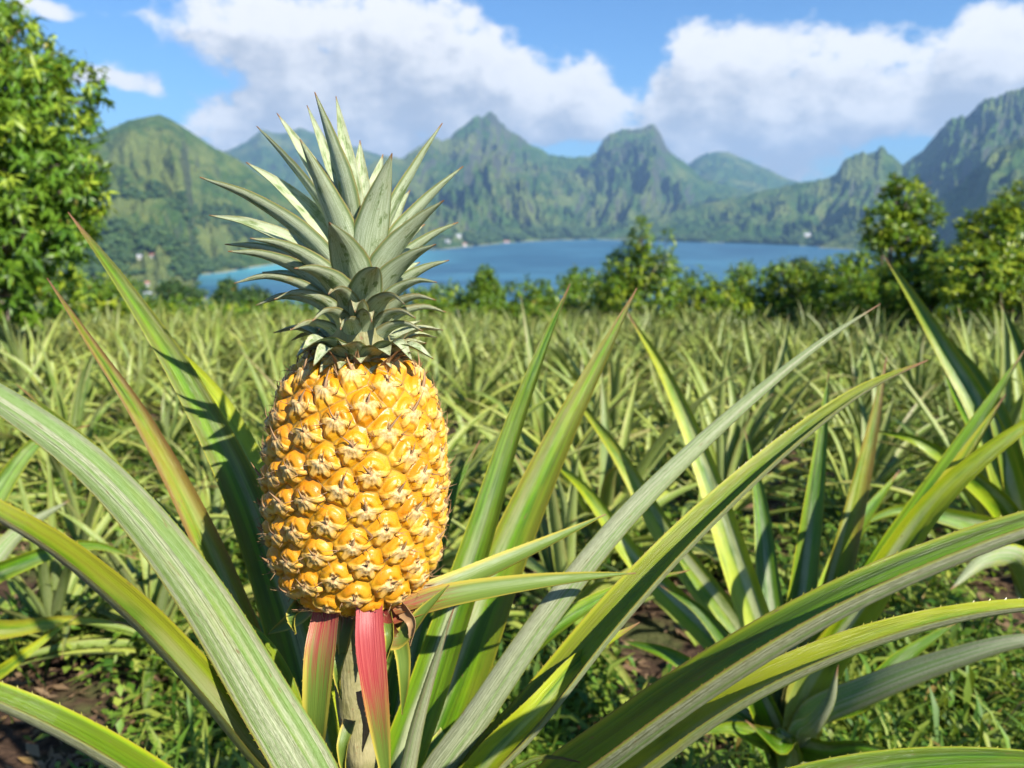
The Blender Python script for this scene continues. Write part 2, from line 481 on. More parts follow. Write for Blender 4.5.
def strap(bag, C, normal, width, fold=(1.0, 0.6, 1.1), thick=0.0012, nx=8, var=(0, 0, 0), wprof=leaf_width, spines=0.0, twist=0.0, wave=0.0, seed=0):
    """a channelled strap leaf along centre line C (K,3); normal (3,) or (K,3) hints at the upper face"""
    K = len(C)
    T = np.gradient(C, axis=0); T /= np.linalg.norm(T, axis=1)[:, None]
    Nh = np.broadcast_to(np.asarray(normal, float), (K, 3)).copy()
    Nn = Nh - (Nh * T).sum(1)[:, None] * T
    Nn /= np.linalg.norm(Nn, axis=1)[:, None] + 1e-9
    B = np.cross(T, Nn)
    v = np.linspace(0, 1, K)
    if twist:
        a = twist * v
        Nn, B = Nn * np.cos(a)[:, None] + B * np.sin(a)[:, None], B * np.cos(a)[:, None] - Nn * np.sin(a)[:, None]
    w = width * wprof(v)
    w[-1] = max(w[-1], width * 0.012)
    f = np.interp(v, [0, 0.5, 1], fold)
    s = np.linspace(-1, 1, nx + 1)
    r = np.random.default_rng(seed)
    ph = r.random(4) * 6.28
    V = {}
    for side in (0, 1):
        sa = s[None] * f[:, None]
        xs = np.sin(sa) / f[:, None]; ys = (1 - np.cos(sa)) / f[:, None]
        th = -side * thick * (1 - 0.8 * s[None] ** 2) * (0.35 + 0.65 * (1 - v[:, None])) * (np.abs(s[None]) < 0.999)
        wob = wave * np.abs(s[None]) ** 2 * (np.sin(v[:, None] * 23 + ph[0] + (s[None] > 0) * ph[1]) + 0.6 * np.sin(v[:, None] * 51 + ph[2] + (s[None] > 0) * ph[3]))
        X = w[:, None] / 2 * xs; Y = w[:, None] / 2 * ys + w[:, None] * wob
        P = C[:, None] + B[:, None] * X[..., None] + Nn[:, None] * Y[..., None]
        nl = -np.sin(sa)[..., None] * B[:, None] + np.cos(sa)[..., None] * Nn[:, None]
        P = P + nl * th[..., None]
        V[side] = P.reshape(-1, 3)
    i = np.arange(K - 1)[:, None] * (nx + 1) + np.arange(nx)[None]
    q = np.stack([i, i + 1, i + nx + 2, i + nx + 1], -1).reshape(-1, 4)
    uvt = np.stack(np.broadcast_arrays((s[None] + 1) / 2, v[:, None]), -1).reshape(-1, 2)
    bag.add(V[0], q, uv=uvt, var=var)
    bag.add(V[1], q[:, ::-1], uv=uvt + [2, 0], var=var)
    if spines > 0:
        L = np.r_[0, np.cumsum(np.linalg.norm(np.diff(C, axis=0), axis=1))]
        P0 = V[0].reshape(K, nx + 1, 3)
        for e, inn in ((0, 1), (nx, nx - 1)):
            x = r.uniform(0, spines)
            SV = []; ST = []; U = []
            while x < L[-1] * 0.985:
                k = min(np.searchsorted(L, x), K - 1); k0 = max(k - 1, 0)
                fr = 0 if k == k0 else (x - L[k0]) / (L[k] - L[k0] + 1e-9)
                p = P0[k0, e] * (1 - fr) + P0[k, e] * fr
                o = P0[k, e] - P0[k, inn]; o /= np.linalg.norm(o) + 1e-9
                t = T[k]; sz = spines * 0.16 * r.uniform(0.5, 1.2)
                b = len(SV)
                SV += [p - t * sz * 0.5 - o * 0.0003, p + t * sz * 0.5 - o * 0.0003, p + o * sz * 0.9 + t * sz * 1.0]
                ST.append((b, b + 1, b + 2)); U += [[0.01, x / L[-1] * 0.9]] * 3
                x += spines * r.uniform(0.6, 1.4)
            if SV: bag.add(SV, T=ST, uv=np.array(U), var=var)


def tube(bag, P, rad, n=10, var=(0, 0, 0)):
    P = np.asarray(P, float); rad = np.asarray(rad, float)
    T = np.gradient(P, axis=0); T /= np.linalg.norm(T, axis=1)[:, None]
    ref = np.array([1.0, 0.13, 0.05]) if abs(T[0][0]) < 0.8 else np.array([0.1, 1.0, 0.1])
    B = np.cross(T, ref); B /= np.linalg.norm(B, axis=1)[:, None]
    Nn = np.cross(B, T)
    a = np.linspace(0, 2 * math.pi, n, endpoint=False)
    V = P[:, None] + rad[:, None, None] * (np.cos(a)[None, :, None] * B[:, None] + np.sin(a)[None, :, None] * Nn[:, None])
    K = len(P); q = []
    for k in range(K - 1):
        for j in range(n):
            q.append((k * n + j, k * n + (j + 1) % n, (k + 1) * n + (j + 1) % n, (k + 1) * n + j))
    V = V.reshape(-1, 3)
    V = np.vstack([V, P[-1] + T[-1] * rad[-1] * 0.3])
    t = [((K - 1) * n + j, (K - 1) * n + (j + 1) % n, K * n) for j in range(n)]
    bag.add(V, q, t, var=var)


# ------------------------------------------------------------------ terrain
def ground_z(x, y):
    r = np.hypot(x, y)
    yy = np.maximum(y, -6)
    z = -EYE - 0.10 * np.minimum(yy, 14) - 0.27 * np.maximum(yy - 14, 0)
    z = z + (fbm(x * 0.9 + 50, y * 0.9 + 50, 4) - 0.5) * 0.10 * smooth(0.1, 1.5, r)
    far = smooth(60, 250, r)
    z = z + far * (fbm(x * 0.012 + 9, y * 0.012 + 4, 4) - 0.5) * 16
    return np.maximum(z, SEA + 1.2 + (fbm(x * 0.01, y * 0.01, 3) - 0.5) * 1.0) - smooth(820, 960, r) * 8


def build_ground():
    rr = np.r_[0.0, np.geomspace(0.15, 1000, 230)]
    aa = np.linspace(-math.pi, math.pi, 361)
    Rr, A = np.meshgrid(rr, aa, indexing='ij')
    X = Rr * np.sin(A); Y = Rr * np.cos(A)
    Z = ground_z(X, Y)
    nz = (fbm(X * 14, Y * 14, 4) - 0.5) * 0.05 * smooth(9, 3, Rr)
    Z = Z + nz
    n = len(aa); i = np.arange(len(rr) - 1)[:, None] * n + np.arange(n - 1)[None]
    q = np.stack([i, i + 1, i + n + 1, i + n], -1).reshape(-1, 4)[:, ::-1]
    me = mesh_np('ground', np.stack([X, Y, Z], -1).reshape(-1, 3), q, M_GROUND)
    tag(link('ground', me), 'brown soil of the sloping pineapple field and the green slope below it', 'ground', kind='structure')


build_ground()


def build_water():
    rr = np.r_[np.linspace(700, 4200, 60), 6000, 8300]
    aa = np.linspace(-1.25, 1.25, 121)
    Rr, A = np.meshgrid(rr, aa, indexing='ij')
    V = np.stack([Rr * np.sin(A), Rr * np.cos(A), np.full_like(Rr, SEA)], -1).reshape(-1, 3)
    n = len(aa); i = np.arange(len(rr) - 1)[:, None] * n + np.arange(n - 1)[None]
    q = np.stack([i, i + 1, i + n + 1, i + n], -1).reshape(-1, 4)[:, ::-1]
    me = mesh_np('water', V, q, M_WATER)
    tag(link('water', me), 'blue water of the bay, turquoise along its left shore', 'water', kind='structure')


build_water()

HEIGHTS = {}


def mountain(name, label, crest, foot, ridge_r, mat, nu=420, nv=170, spur=0.16, spur_f=16, power=1.25, seed=0, cliff=None, back=0.5, rough=0.05, jag=0.0):
    """a mountain mass: crest = [(px,py)] outline of its ridge as seen over ridge_r metres, foot = [(px, metres)] its shoreline"""
    cr = np.array(crest, float); ft = np.array(foot, float)
    az_of = lambda px: np.arctan2((px - 512) / FPX, cp)       # near enough at the horizon
    px = np.linspace(cr[0, 0], cr[-1, 0], nu)
    py = np.interp(px, cr[:, 0], cr[:, 1])
    r_ridge = np.interp(px, *np.array(ridge_r, float).T) if not np.isscalar(ridge_r) else np.full(nu, float(ridge_r))
    r_foot = np.interp(px, ft[:, 0], ft[:, 1])
    fy = cp + (384 - py) / FPX * sp; fz = -sp + (384 - py) / FPX * cp; fx = (px - 512) / FPX
    az = np.arctan2(fx, fy); z_r = r_ridge * fz / np.hypot(fx, fy)
    t = np.r_[np.linspace(0, 1, nv), 1 + np.linspace(0.02, 1, 30) * back]
    Tt = t[None, :]
    rad = r_foot[:, None] + (r_ridge - r_foot)[:, None] * Tt
    if jag: z_r = z_r + (z_r - SEA) * jag * ((ridged(az * 170 + seed, az * 0 + 3.3, 4, 0.6) - 0.62) * 2)
    span = (r_ridge - r_foot)[:, None]
    AZ = np.broadcast_to(az[:, None], rad.shape)
    X = rad * np.sin(AZ); Y = rad * np.cos(AZ)
    up = np.clip(Tt, 0, 1)
    prof = up ** power
    if cliff is not None:     # steeper upper part
        prof = (1 - cliff) * up ** 1.1 + cliff * up ** 6
    down = np.clip((Tt - 1) / back, 0, 1)
    H = (z_r - SEA)[:, None]
    z = H * prof * (1 - down ** 1.2 * 0.8)
    # spurs and gullies that run down the slope, plus fractal relief
    wx = (fbm(X * 0.0016 + seed, Y * 0.0016, 4) - 0.5) * 2.2
    sp1 = ridged(AZ * spur_f + wx + seed * 3.1, up * 0.9 + wx * 0.4 + seed, 4, 0.55)
    sp2 = ridged(AZ * spur_f * 3.1 + wx * 1.7, up * 2.4 + wx, 4, 0.55)
    env = smooth(0.0, 0.35, up) * smooth(1.0, 0.80, up) + 0.0
    env = np.where(Tt > 1, 0.5 * np.minimum(1, (Tt - 1) / back * 2), env)
    z = z + H * env * (spur * (sp1 - 0.62) * 2 + spur * 0.60 * (sp2 - 0.6) * 2)
    sp3 = ridged(AZ * spur_f * 9 + wx * 3, up * 5 + wx, 3, 0.55)
    z = z + H * env * spur * 0.32 * (sp3 - 0.6) * 2
    fr = fbm(X * 0.012 + seed, Y * 0.012 + seed, 5, 0.6) - 0.5
    z = z + H * rough * fr * 2 * (0.3 + 0.7 * smooth(0.05, 0.4, up)) * (1 - 0.6 * smooth(0.9, 1, up))
    fr2 = ridged(AZ * 260 + seed, up * 8, 3) - 0.6
    z = z + H * rough * 0.5 * fr2 * smooth(0.3, 0.9, up)
    Z = SEA + np.maximum(z, 0) + np.where(Tt < 0.015, -4, 0.6)
    n = len(t); i = np.arange(nu - 1)[:, None] * n + np.arange(n - 1)[None]
    q = np.stack([i, i + 1, i + n + 1, i + n], -1).reshape(-1, 4)[:, ::-1]
    P = np.stack([X, Y, Z], -1)
    HEIGHTS[name] = (px, t, P)
    me = mesh_np(name, P.reshape(-1, 3), q, mat)
    tag(link(name.split('.')[0], me), label, 'hill' if 'hill' in name else 'mountain', kind='structure')


mountain('hill', 'green forested hill with one pointed top left of the bay',
         [(-330, 120), (-180, 170), (-60, 150), (20, 150), (85, 140), (105, 131), (128, 121), (160, 115), (176, 122), (195, 135), (215, 148), (235, 158), (262, 176), (300, 193), (345, 214), (400, 232), (450, 243)],
         [(-330, 700), (100, 900), (165, 960), (178, 1000), (186, 1490), (215, 1540), (260, 1720), (340, 2020), (450, 2450)],
         [(-330, 1900), (100, 2350), (300, 2500), (450, 2620)], M_HILL, spur=0.17, spur_f=9, power=1.45, seed=2, rough=0.022)
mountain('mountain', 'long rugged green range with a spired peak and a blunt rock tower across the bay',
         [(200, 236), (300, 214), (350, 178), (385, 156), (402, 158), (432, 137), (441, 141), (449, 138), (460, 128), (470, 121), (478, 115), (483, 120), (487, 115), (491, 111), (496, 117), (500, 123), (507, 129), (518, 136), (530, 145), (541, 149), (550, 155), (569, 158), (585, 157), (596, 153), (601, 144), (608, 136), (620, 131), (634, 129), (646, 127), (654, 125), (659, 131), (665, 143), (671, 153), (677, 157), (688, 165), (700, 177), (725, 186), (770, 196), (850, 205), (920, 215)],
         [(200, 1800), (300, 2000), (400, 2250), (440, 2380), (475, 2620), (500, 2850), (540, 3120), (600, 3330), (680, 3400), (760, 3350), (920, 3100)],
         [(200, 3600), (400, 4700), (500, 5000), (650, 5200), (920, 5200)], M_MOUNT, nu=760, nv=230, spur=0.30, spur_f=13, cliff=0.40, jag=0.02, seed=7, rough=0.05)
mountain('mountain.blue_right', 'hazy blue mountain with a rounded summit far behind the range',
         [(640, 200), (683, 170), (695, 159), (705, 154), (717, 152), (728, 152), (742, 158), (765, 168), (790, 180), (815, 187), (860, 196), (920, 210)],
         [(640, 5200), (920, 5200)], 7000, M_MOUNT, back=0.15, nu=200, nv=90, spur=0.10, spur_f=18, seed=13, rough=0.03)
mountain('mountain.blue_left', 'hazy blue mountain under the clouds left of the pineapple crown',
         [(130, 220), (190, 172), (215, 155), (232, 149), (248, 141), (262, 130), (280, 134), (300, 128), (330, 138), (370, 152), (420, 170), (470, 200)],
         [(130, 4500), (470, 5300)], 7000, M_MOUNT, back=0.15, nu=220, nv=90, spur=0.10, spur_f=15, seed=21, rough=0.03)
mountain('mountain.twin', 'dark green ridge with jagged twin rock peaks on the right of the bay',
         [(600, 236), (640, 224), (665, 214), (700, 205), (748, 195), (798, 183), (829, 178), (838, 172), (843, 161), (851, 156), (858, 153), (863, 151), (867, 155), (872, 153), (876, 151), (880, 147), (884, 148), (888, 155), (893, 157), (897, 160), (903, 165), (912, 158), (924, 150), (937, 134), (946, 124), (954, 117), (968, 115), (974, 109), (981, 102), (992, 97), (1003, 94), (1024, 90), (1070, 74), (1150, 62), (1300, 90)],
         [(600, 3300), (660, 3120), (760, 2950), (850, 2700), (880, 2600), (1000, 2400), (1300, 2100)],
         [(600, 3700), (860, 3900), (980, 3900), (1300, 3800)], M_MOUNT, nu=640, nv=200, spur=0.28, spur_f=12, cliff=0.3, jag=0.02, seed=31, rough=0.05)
mountain('mountain.near_right', 'nearer green spur with a shaded left flank at the right edge',
         [(820, 246), (860, 228), (900, 212), (940, 196), (965, 182), (985, 160), (993, 150), (1004, 146), (1024, 136), (1070, 122), (1130, 100), (1300, 110)],
         [(820, 2680), (870, 2560), (900, 2450), (1000, 2100), (1300, 1500)],
         [(820, 2760), (900, 2800), (1000, 2750), (1300, 2500)], M_HILL, nu=300, nv=140, spur=0.28, spur_f=9, power=1.15, seed=44, rough=0.03)



def headland():
    px = np.linspace(120, 208, 60); t = np.linspace(0, 1, 26)
    az = np.arctan2((px - 512) / FPX, cp + sp * 0.13)
    n_ = fbm(px * 0.08, px * 0 + 2, 3) - 0.5
    r0 = 985 + n_ * 30 + smooth(185, 208, px) * 70; r1 = 1170 + n_ * 40 - smooth(185, 208, px) * 70
    Rr = r0[:, None] + (r1 - r0)[:, None] * t[None]
    Z = SEA - 2.5 + 6.5 * (np.sin(np.pi * t) ** 0.6)[None] * smooth(209, 196, px)[:, None] ** 0.5
    P = np.stack([Rr * np.sin(az)[:, None], Rr * np.cos(az)[:, None], Z], -1)
    HEIGHTS['headland'] = (px, t, P)
    n = len(t); i = np.arange(len(px) - 1)[:, None] * n + np.arange(n - 1)[None]
    q = np.stack([i, i + 1, i + n + 1, i + n], -1).reshape(-1, 4)[:, ::-1]
    tag(link('headland', mesh_np('headland', P.reshape(-1, 3), q, M_HILL)), 'low wooded point reaching into the bay at the left', 'headland', kind='structure')


headland()

# ------------------------------------------------------------------ leaves of trees, vectorised
def foliage(bag, r, lobes, n_clumps, per, ll, lw, droop=0.3, up=0.25, young=0.15, dead=0.02, inner=0.55):
    """clumps of folded leaves through the volume of ellipsoid lobes [(centre, radii)]"""
    lob = [(np.array(c, float), np.array(a, float)) for c, a in lobes]
    wts = np.array([np.prod(a) ** (2 / 3) for c, a in lob]); wts /= wts.sum()
    li = r.choice(len(lob), n_clumps, p=wts)
    C = np.array([l[0] for l in lob])[li]; A = np.array([l[1] for l in lob])[li]
    d = r.normal(size=(n_clumps, 3)); d /= np.linalg.norm(d, axis=1)[:, None]
    rad = inner + (1.05 - inner) * r.random(n_clumps) ** 0.55
    rad *= 0.86 + 0.3 * vnoise(d[:, 0] * 3 + 40 + li * 7, d[:, 1] * 3 + d[:, 2] * 2 + 40)
    P = C + d * A * rad[:, None]
    od = d + np.array([0, 0, up]) + r.normal(size=d.shape) * 0.35
    od /= np.linalg.norm(od, axis=1)[:, None]
    tone = np.clip(r.normal(0.45, 0.25, n_clumps), 0, 1)
    yng = np.where((r.random(n_clumps) < young) & (rad > 0.8), r.uniform(0.4, 1, n_clumps), r.uniform(0, 0.18, n_clumps))
    P = np.repeat(P, per, 0); od = np.repeat(od, per, 0); tone = np.repeat(tone, per); yng = np.repeat(yng, per)
    n = len(P)
    side = r.normal(size=(n, 3)); side -= (side * od).sum(1)[:, None] * od; side /= np.linalg.norm(side, axis=1)[:, None]
    along = od * r.uniform(-0.1, 0.9, n)[:, None] + side * r.uniform(0.5, 1.0, n)[:, None] + np.array([0, 0, -droop]) * r.uniform(0.4, 1.3, n)[:, None]
    along /= np.linalg.norm(along, axis=1)[:, None]
    L = ll * r.uniform(0.65, 1.25, n); W = lw * r.uniform(0.7, 1.2, n)
    base = P + od * (r.uniform(-0.6, 0.5, n) * ll)[:, None]
    up_v = od + np.array([0, 0, 0.6]) + r.normal(size=od.shape) * 0.25
    wv = np.cross(along, up_v); wv /= np.linalg.norm(wv, axis=1)[:, None] + 1e-9
    nv = np.cross(wv, along)
    mid = base + along * (L * 0.45)[:, None] - nv * (L * 0.02)[:, None]
    tip = base + along * L[:, None] - nv * (L * 0.18)[:, None]
    lft = mid + wv * (W / 2)[:, None] + nv * (W * 0.16)[:, None]
    rgt = mid - wv * (W / 2)[:, None] + nv * (W * 0.16)[:, None]
    V = np.stack([base, lft, tip, rgt, mid], 1).reshape(-1, 3)
    i = np.arange(n)[:, None] * 5
    T = np.concatenate([i + np.array([[0, 4, 1]]), i + np.array([[1, 4, 2]]), i + np.array([[0, 3, 4]]), i + np.array([[4, 3, 2]])])
    var = np.stack([np.clip(tone + r.normal(0, 0.12, n), 0, 1), np.clip(yng + r.normal(0, 0.05, n), 0, 1), (r.random(n) < dead) * r.random(n)], -1)
    bag.add(V, T=T, var=np.repeat(var, 5, 0))


def woody(name, label, cat, base, lobes, n_clumps, per, ll, lw, mat, trunk_r, seed, group=None, **kw):
    """tree or shrub: trunk with limbs (one mesh) and a crown"""
    r = np.random.default_rng(seed)
    base = np.asarray(base, float)
    t = thing(name, label, cat, base, group)
    b = Bag()
    top = np.array(max(lobes, key=lambda l: l[0][2])[0], float)
    n = 7
    ax = base + (top - base) * np.linspace(0, 1, n)[:, None]
    ax[1:-1, :2] += r.normal(0, trunk_r * 1.2, (n - 2, 2))
    ax[0, 2] -= 0.15
    tube(b, ax, np.linspace(trunk_r, trunk_r * 0.25, n), 9)
    for c, a in lobes:
        c = np.array(c, float)
        k = r.integers(1, 4)
        p0 = ax[k]; m_ = (p0 + c) / 2 + r.normal(0, 0.06, 3) * np.linalg.norm(c - p0)
        tube(b, catmull([p0, m_, c], 6), np.linspace(trunk_r * 0.5, trunk_r * 0.12, 6), 6)
        for j in range(4):
            e = c + r.normal(0, 0.45, 3) * np.array(a)
            tube(b, catmull([c + (p0 - c) * 0.25, (c + e) / 2, e], 5), np.linspace(trunk_r * 0.2, trunk_r * 0.06, 5), 5)
    link('trunk', b.mesh('trunk', M_BARK, base), t)
    b = Bag()
    foliage(b, r, lobes, n_clumps, per, ll, lw, **kw)
    link('crown', b.mesh('crown', mat, base), t)
    return t


def px_lobe(px, py, d, rx, ry, rz=None):
    """lobe centred at a pixel at depth d with radii given in pixels"""
    k = d / FPX
    return (at(px, py, d), (rx * k, (rz or (rx + ry) / 2) * k, ry * k))


def gpoint(px, d, extra=0.0):
    """ground point under pixel column px at depth about d"""
    x = d * (px - 512) / FPX
    y = d * cp
    for _ in range(4):
        z = float(ground_z(np.array([x]), np.array([y]))[0])
        y = (d + z * sp) / cp
    return np.array([x, y, z + extra])


# ---- big tree at the left
woody('broadleaf_tree', 'big bushy tree with drooping glossy leaves at the left edge', 'tree', gpoint(-90, 7.0),
      [px_lobe(5, 120, 6.6, 78, 62), px_lobe(20, 175, 6.3, 72, 70), px_lobe(-15, 60, 6.9, 70, 55), px_lobe(25, 235, 6.2, 62, 55),
       px_lobe(-60, 190, 6.6, 110, 110), px_lobe(-110, 90, 6.9, 130, 110), px_lobe(5, 290, 6.5, 75, 30), px_lobe(60, 90, 7.0, 42, 34),
       px_lobe(-130, 270, 6.6, 100, 60), px_lobe(68, 190, 6.5, 34, 40), px_lobe(-40, 10, 7.0, 60, 40)],
      3300, 10, 0.115, 0.036, M_TREE, 0.13, 101, droop=0.7, young=0.24)


# ---- shrubs and small trees beyond the field
SHRUBS = [
    # name, label, lobes px (px,py,rx,ry), depth, clumps, leaf, young
    ('shrub', 'light green low shrub below the left tree beside the tall leaf', [(112, 296, 34, 20), (84, 298, 40, 20)], 15, 260, .13, .2),
    ('shrub', 'low rounded green shrub between the tall left leaf and the pineapple', [(180, 311, 40, 13), (215, 315, 34, 12)], 17, 230, .13, .2),
    ('shrub', 'bright low bush seen just left of the crown base', [(255, 314, 34, 13), (290, 312, 26, 12)], 18, 210, .13, .25),
    ('shrub', 'low light green bush right behind the crown base', [(415, 306, 30, 14), (445, 300, 28, 16)], 17, 260, .13, .25),
    ('small_tree', 'small dark tree with a pointed top in front of the bay, right of the crown', [(485, 279, 10, 12), (484, 292, 16, 16), (487, 308, 22, 24), (480, 322, 26, 14)], 16, 620, .11, .03),
    ('shrub', 'wide bush of mixed greens between the small dark tree and the conical shrub', [(525, 302, 30, 22), (560, 300, 32, 22), (542, 316, 45, 16)], 17, 520, .13, .2),
    ('shrub', 'dark rounded bush with its top against the water left of the conical shrub', [(578, 282, 18, 15), (585, 302, 30, 22)], 19, 330, .13, .06),
    ('conical_shrub', 'tall conical shrub whose yellow green tips stand out against the bay', [(636, 268, 26, 28), (640, 296, 44, 32), (622, 278, 20, 26), (660, 282, 24, 28), (641, 238, 9, 22), (668, 252, 7, 22), (612, 290, 22, 20)], 14, 1300, .095, .2),
    ('shrub', 'green bush at the right foot of the conical shrub', [(700, 292, 28, 22), (715, 306, 38, 20)], 15, 420, .12, .2),
    ('shrub', 'rounded bush of small leaves under the middle of the bay', [(752, 288, 26, 20), (760, 306, 40, 22)], 16, 420, .12, .25),
    ('small_tree', 'slim small tree with a tufted round top before the bay', [(742, 272, 13, 9), (741, 290, 8, 10)], 24, 110, .14, .08),
    ('shrub', 'bush with upright leafy shoots right of the tufted tree', [(783, 272, 14, 12), (790, 292, 24, 22), (812, 286, 22, 20), (800, 308, 40, 20)], 15, 520, .12, .25),
    ('shrub', 'dense deep green bush left of the tall right tree', [(838, 276, 26, 20), (850, 298, 40, 28), (868, 272, 22, 24)], 14, 620, .12, .12),
    ('young_tree', 'tall young tree with a loose rounded crown rising above the right hedge', [(905, 200, 26, 18), (884, 222, 20, 16), (922, 218, 15, 20), (903, 238, 22, 14), (898, 186, 13, 8), (878, 240, 12, 9), (926, 242, 10, 10), (905, 262, 14, 10)], 11.5, 330, .13, .22),
    ('shrub', 'glossy sunlit bush at the trunk of the tall young tree', [(912, 284, 40, 24), (946, 270, 24, 24), (886, 298, 40, 22)], 11, 800, .11, .25),
    ('shrub', 'large yellow green bush at the right edge above the field', [(1000, 242, 34, 36), (1042, 222, 46, 40), (972, 276, 44, 30), (1025, 282, 56, 34), (975, 226, 14, 14)], 10, 1700, .10, .42),
    ('shrub', 'dark understory bush below the large yellow green bush', [(950, 306, 60, 20), (1010, 312, 60, 18), (895, 312, 40, 16)], 12.5, 700, .12, .05),
    ('shrub', 'low hedge bush behind the field rows left of the dark understory', [(830, 314, 46, 17), (770, 316, 44, 15), (730, 318, 40, 13)], 15.6, 760, .13, .1),
    ('shrub', 'low hedge bush in the middle of the field edge under the conical shrub', [(640, 318, 60, 16), (585, 316, 44, 16), (700, 318, 40, 15), (545, 316, 40, 15)], 15.2, 950, .13, .1),
]
for px_, top_, lab_ in ((120, 312, 'low yellow green scrub at the field edge under the tall left leaf tip'), (175, 317, 'low scrub at the field edge below the shore houses'),
                        (232, 320, 'low scrub at the field edge under the left end of the bay'), (290, 318, 'low scrub at the field edge just left of the crown base'),
                        (440, 314, 'low scrub at the field edge just right of the crown base'), (510, 318, 'low scrub at the field edge under the small dark tree')):
    SHRUBS.append(('shrub', lab_, [(px_ - 14, top_, 28, 15), (px_ + 16, top_ + 3, 28, 14), (px_, top_ + 12, 46, 14)], 15.5, 380, .12, .12))
for k, (nm, lab, lb, d, nc, ll, yg) in enumerate(SHRUBS):
    r = np.random.default_rng(300 + k)
    lobes = [px_lobe(p[0], p[1], d * (1 + r.uniform(-0.03, 0.03)), p[2], p[3]) for p in lb]
    dark = 'dark' in lab
    woody(nm, lab, 'tree' if 'tree' in nm else 'shrub', gpoint(np.mean([p[0] for p in lb]), d * 1.01), lobes, nc, 7, ll, ll * 0.42,
          M_SHRUB, 0.05 if 'tree' in nm else 0.04, 300 + k, droop=0.15, up=0.5, young=yg)
FAR_TREES = [('feathery_tree', 'dark pointed tree far below the field at the bay, just left of the crown', [(228, 288, 7, 8), (228, 300, 12, 12)], 55),
             ('feathery_tree', 'dark spreading tree far below the field, between the pointed tree and the crown', [(253, 297, 13, 9), (262, 303, 12, 9)], 60),
             ('feathery_tree', 'dark round tree by the far left shore houses', [(172, 290, 12, 7), (190, 295, 10, 7)], 120),
             ('feathery_tree', 'tree of the lower slope seen right of the young tree', [(800, 268, 7, 9), (806, 276, 10, 9)], 45)]
for k, (nm, lab, lb, d) in enumerate(FAR_TREES):
    woody(nm, lab, 'tree', gpoint(lb[0][0], d), [px_lobe(p[0], p[1], d, p[2], p[3]) for p in lb], 260, 6, d * 0.007, d * 0.003, M_DARKTREE, d * 0.002, 400 + k, droop=0.2, young=0.03)

# ------------------------------------------------------------------ woods and houses by the shores
def land_point(name, px, py):
    """the point of a mountain mesh that is seen nearest to a pixel"""
    P = HEIGHTS[name][2].reshape(-1, 3)
    d = P @ FW
    ok = d > 1
    X = 512 + FPX * (P @ RT) / d; Y = 384 - FPX * (P @ UP) / d
    q = np.where(ok, (X - px) ** 2 + (Y - py) ** 2, 1e9)
    return P[np.argmin(q)]


def blob_wood(name, label, pts, size, seed, mat):
    r = np.random.default_rng(seed)
    g = (1 + 5 ** 0.5) / 2
    iv = np.array([(-1, g, 0), (1, g, 0), (-1, -g, 0), (1, -g, 0), (0, -1, g), (0, 1, g), (0, -1, -g), (0, 1, -g), (g, 0, -1), (g, 0, 1), (-g, 0, -1), (-g, 0, 1)]) / math.hypot(1, g)
    it = np.array([(0, 11, 5), (0, 5, 1), (0, 1, 7), (0, 7, 10), (0, 10, 11), (1, 5, 9), (5, 11, 4), (11, 10, 2), (10, 7, 6), (7, 1, 8), (3, 9, 4), (3, 4, 2), (3, 2, 6), (3, 6, 8), (3, 8, 9), (4, 9, 5), (2, 4, 11), (6, 2, 10), (8, 6, 7), (9, 8, 1)])
    b = Bag()
    for p in pts:
        s = size * r.uniform(0.5, 1.3)
        tone = np.clip(r.normal(0.4, 0.3), 0, 1)
        for j in range(4):
            c = p + np.array([r.normal(0, 0.35), r.normal(0, 0.35), r.uniform(0.3, 0.9)]) * s
            V = iv * s * r.uniform(0.3, 0.55) * (1 + r.normal(0, 0.16, (12, 1))) * [1, 1, 0.85] + c
            b.add(V, T=it, var=(np.clip(tone + r.normal(0, 0.1), 0, 1), r.random() * 0.25, 0))
    tag(link(name, b.mesh(name, mat)), label, 'woods', kind='stuff')


HOUSES = [(141, 259), (153, 257), (149, 296), (163, 294), (147, 286), (507, 243), (459, 238), (448, 243), (464, 246), (807, 237), (836, 244)]


def hill_pts(name, n, tmin, tmax, pmin, pmax, seed):
    r = np.random.default_rng(seed)
    px, t, P = HEIGHTS[name]
    out = []
    cols = np.where((px > pmin) & (px < pmax))[0]; rows = np.where((t > tmin) & (t < tmax))[0]
    while len(out) < n:
        i = r.choice(cols); j = r.choice(rows)
        p = P[i, j]
        dd = p @ FW; qx = 512 + FPX * (p @ RT) / dd; qy = 384 - FPX * (p @ UP) / dd
        if any(abs(qx - hx) < 8 and -4 < qy - hy < 13 for hx, hy in HOUSES): continue
        if fbm(np.array([p[0] * 0.006]), np.array([p[1] * 0.006]), 3)[0] > 0.42 + 0.14 * r.random() and p[2] > SEA + 1:
            out.append(p + np.array([r.normal(0, 4), r.normal(0, 4), -1]))
    return out


blob_wood('coastal_woods', 'woods on the coastal flat and lower slope of the left hill',
          hill_pts('hill', 3200, 0.02, 0.5, 60, 330, 3), 8.5, 3, M_DARKTREE)
blob_wood('headland_woods', 'woods on the low point at the left of the bay', hill_pts('headland', 200, 0.2, 0.85, 120, 203, 6), 9, 6, M_DARKTREE)
blob_wood('shore_woods', 'band of woods along the far shore below the long range',
          hill_pts('mountain', 900, 0.012, 0.12, 380, 800, 4), 17, 4, M_DARKTREE)
blob_wood('right_shore_woods', 'woods at the foot of the ridge on the right shore',
          hill_pts('mountain.twin', 900, 0.012, 0.2, 640, 960, 5), 17, 5, M_DARKTREE)

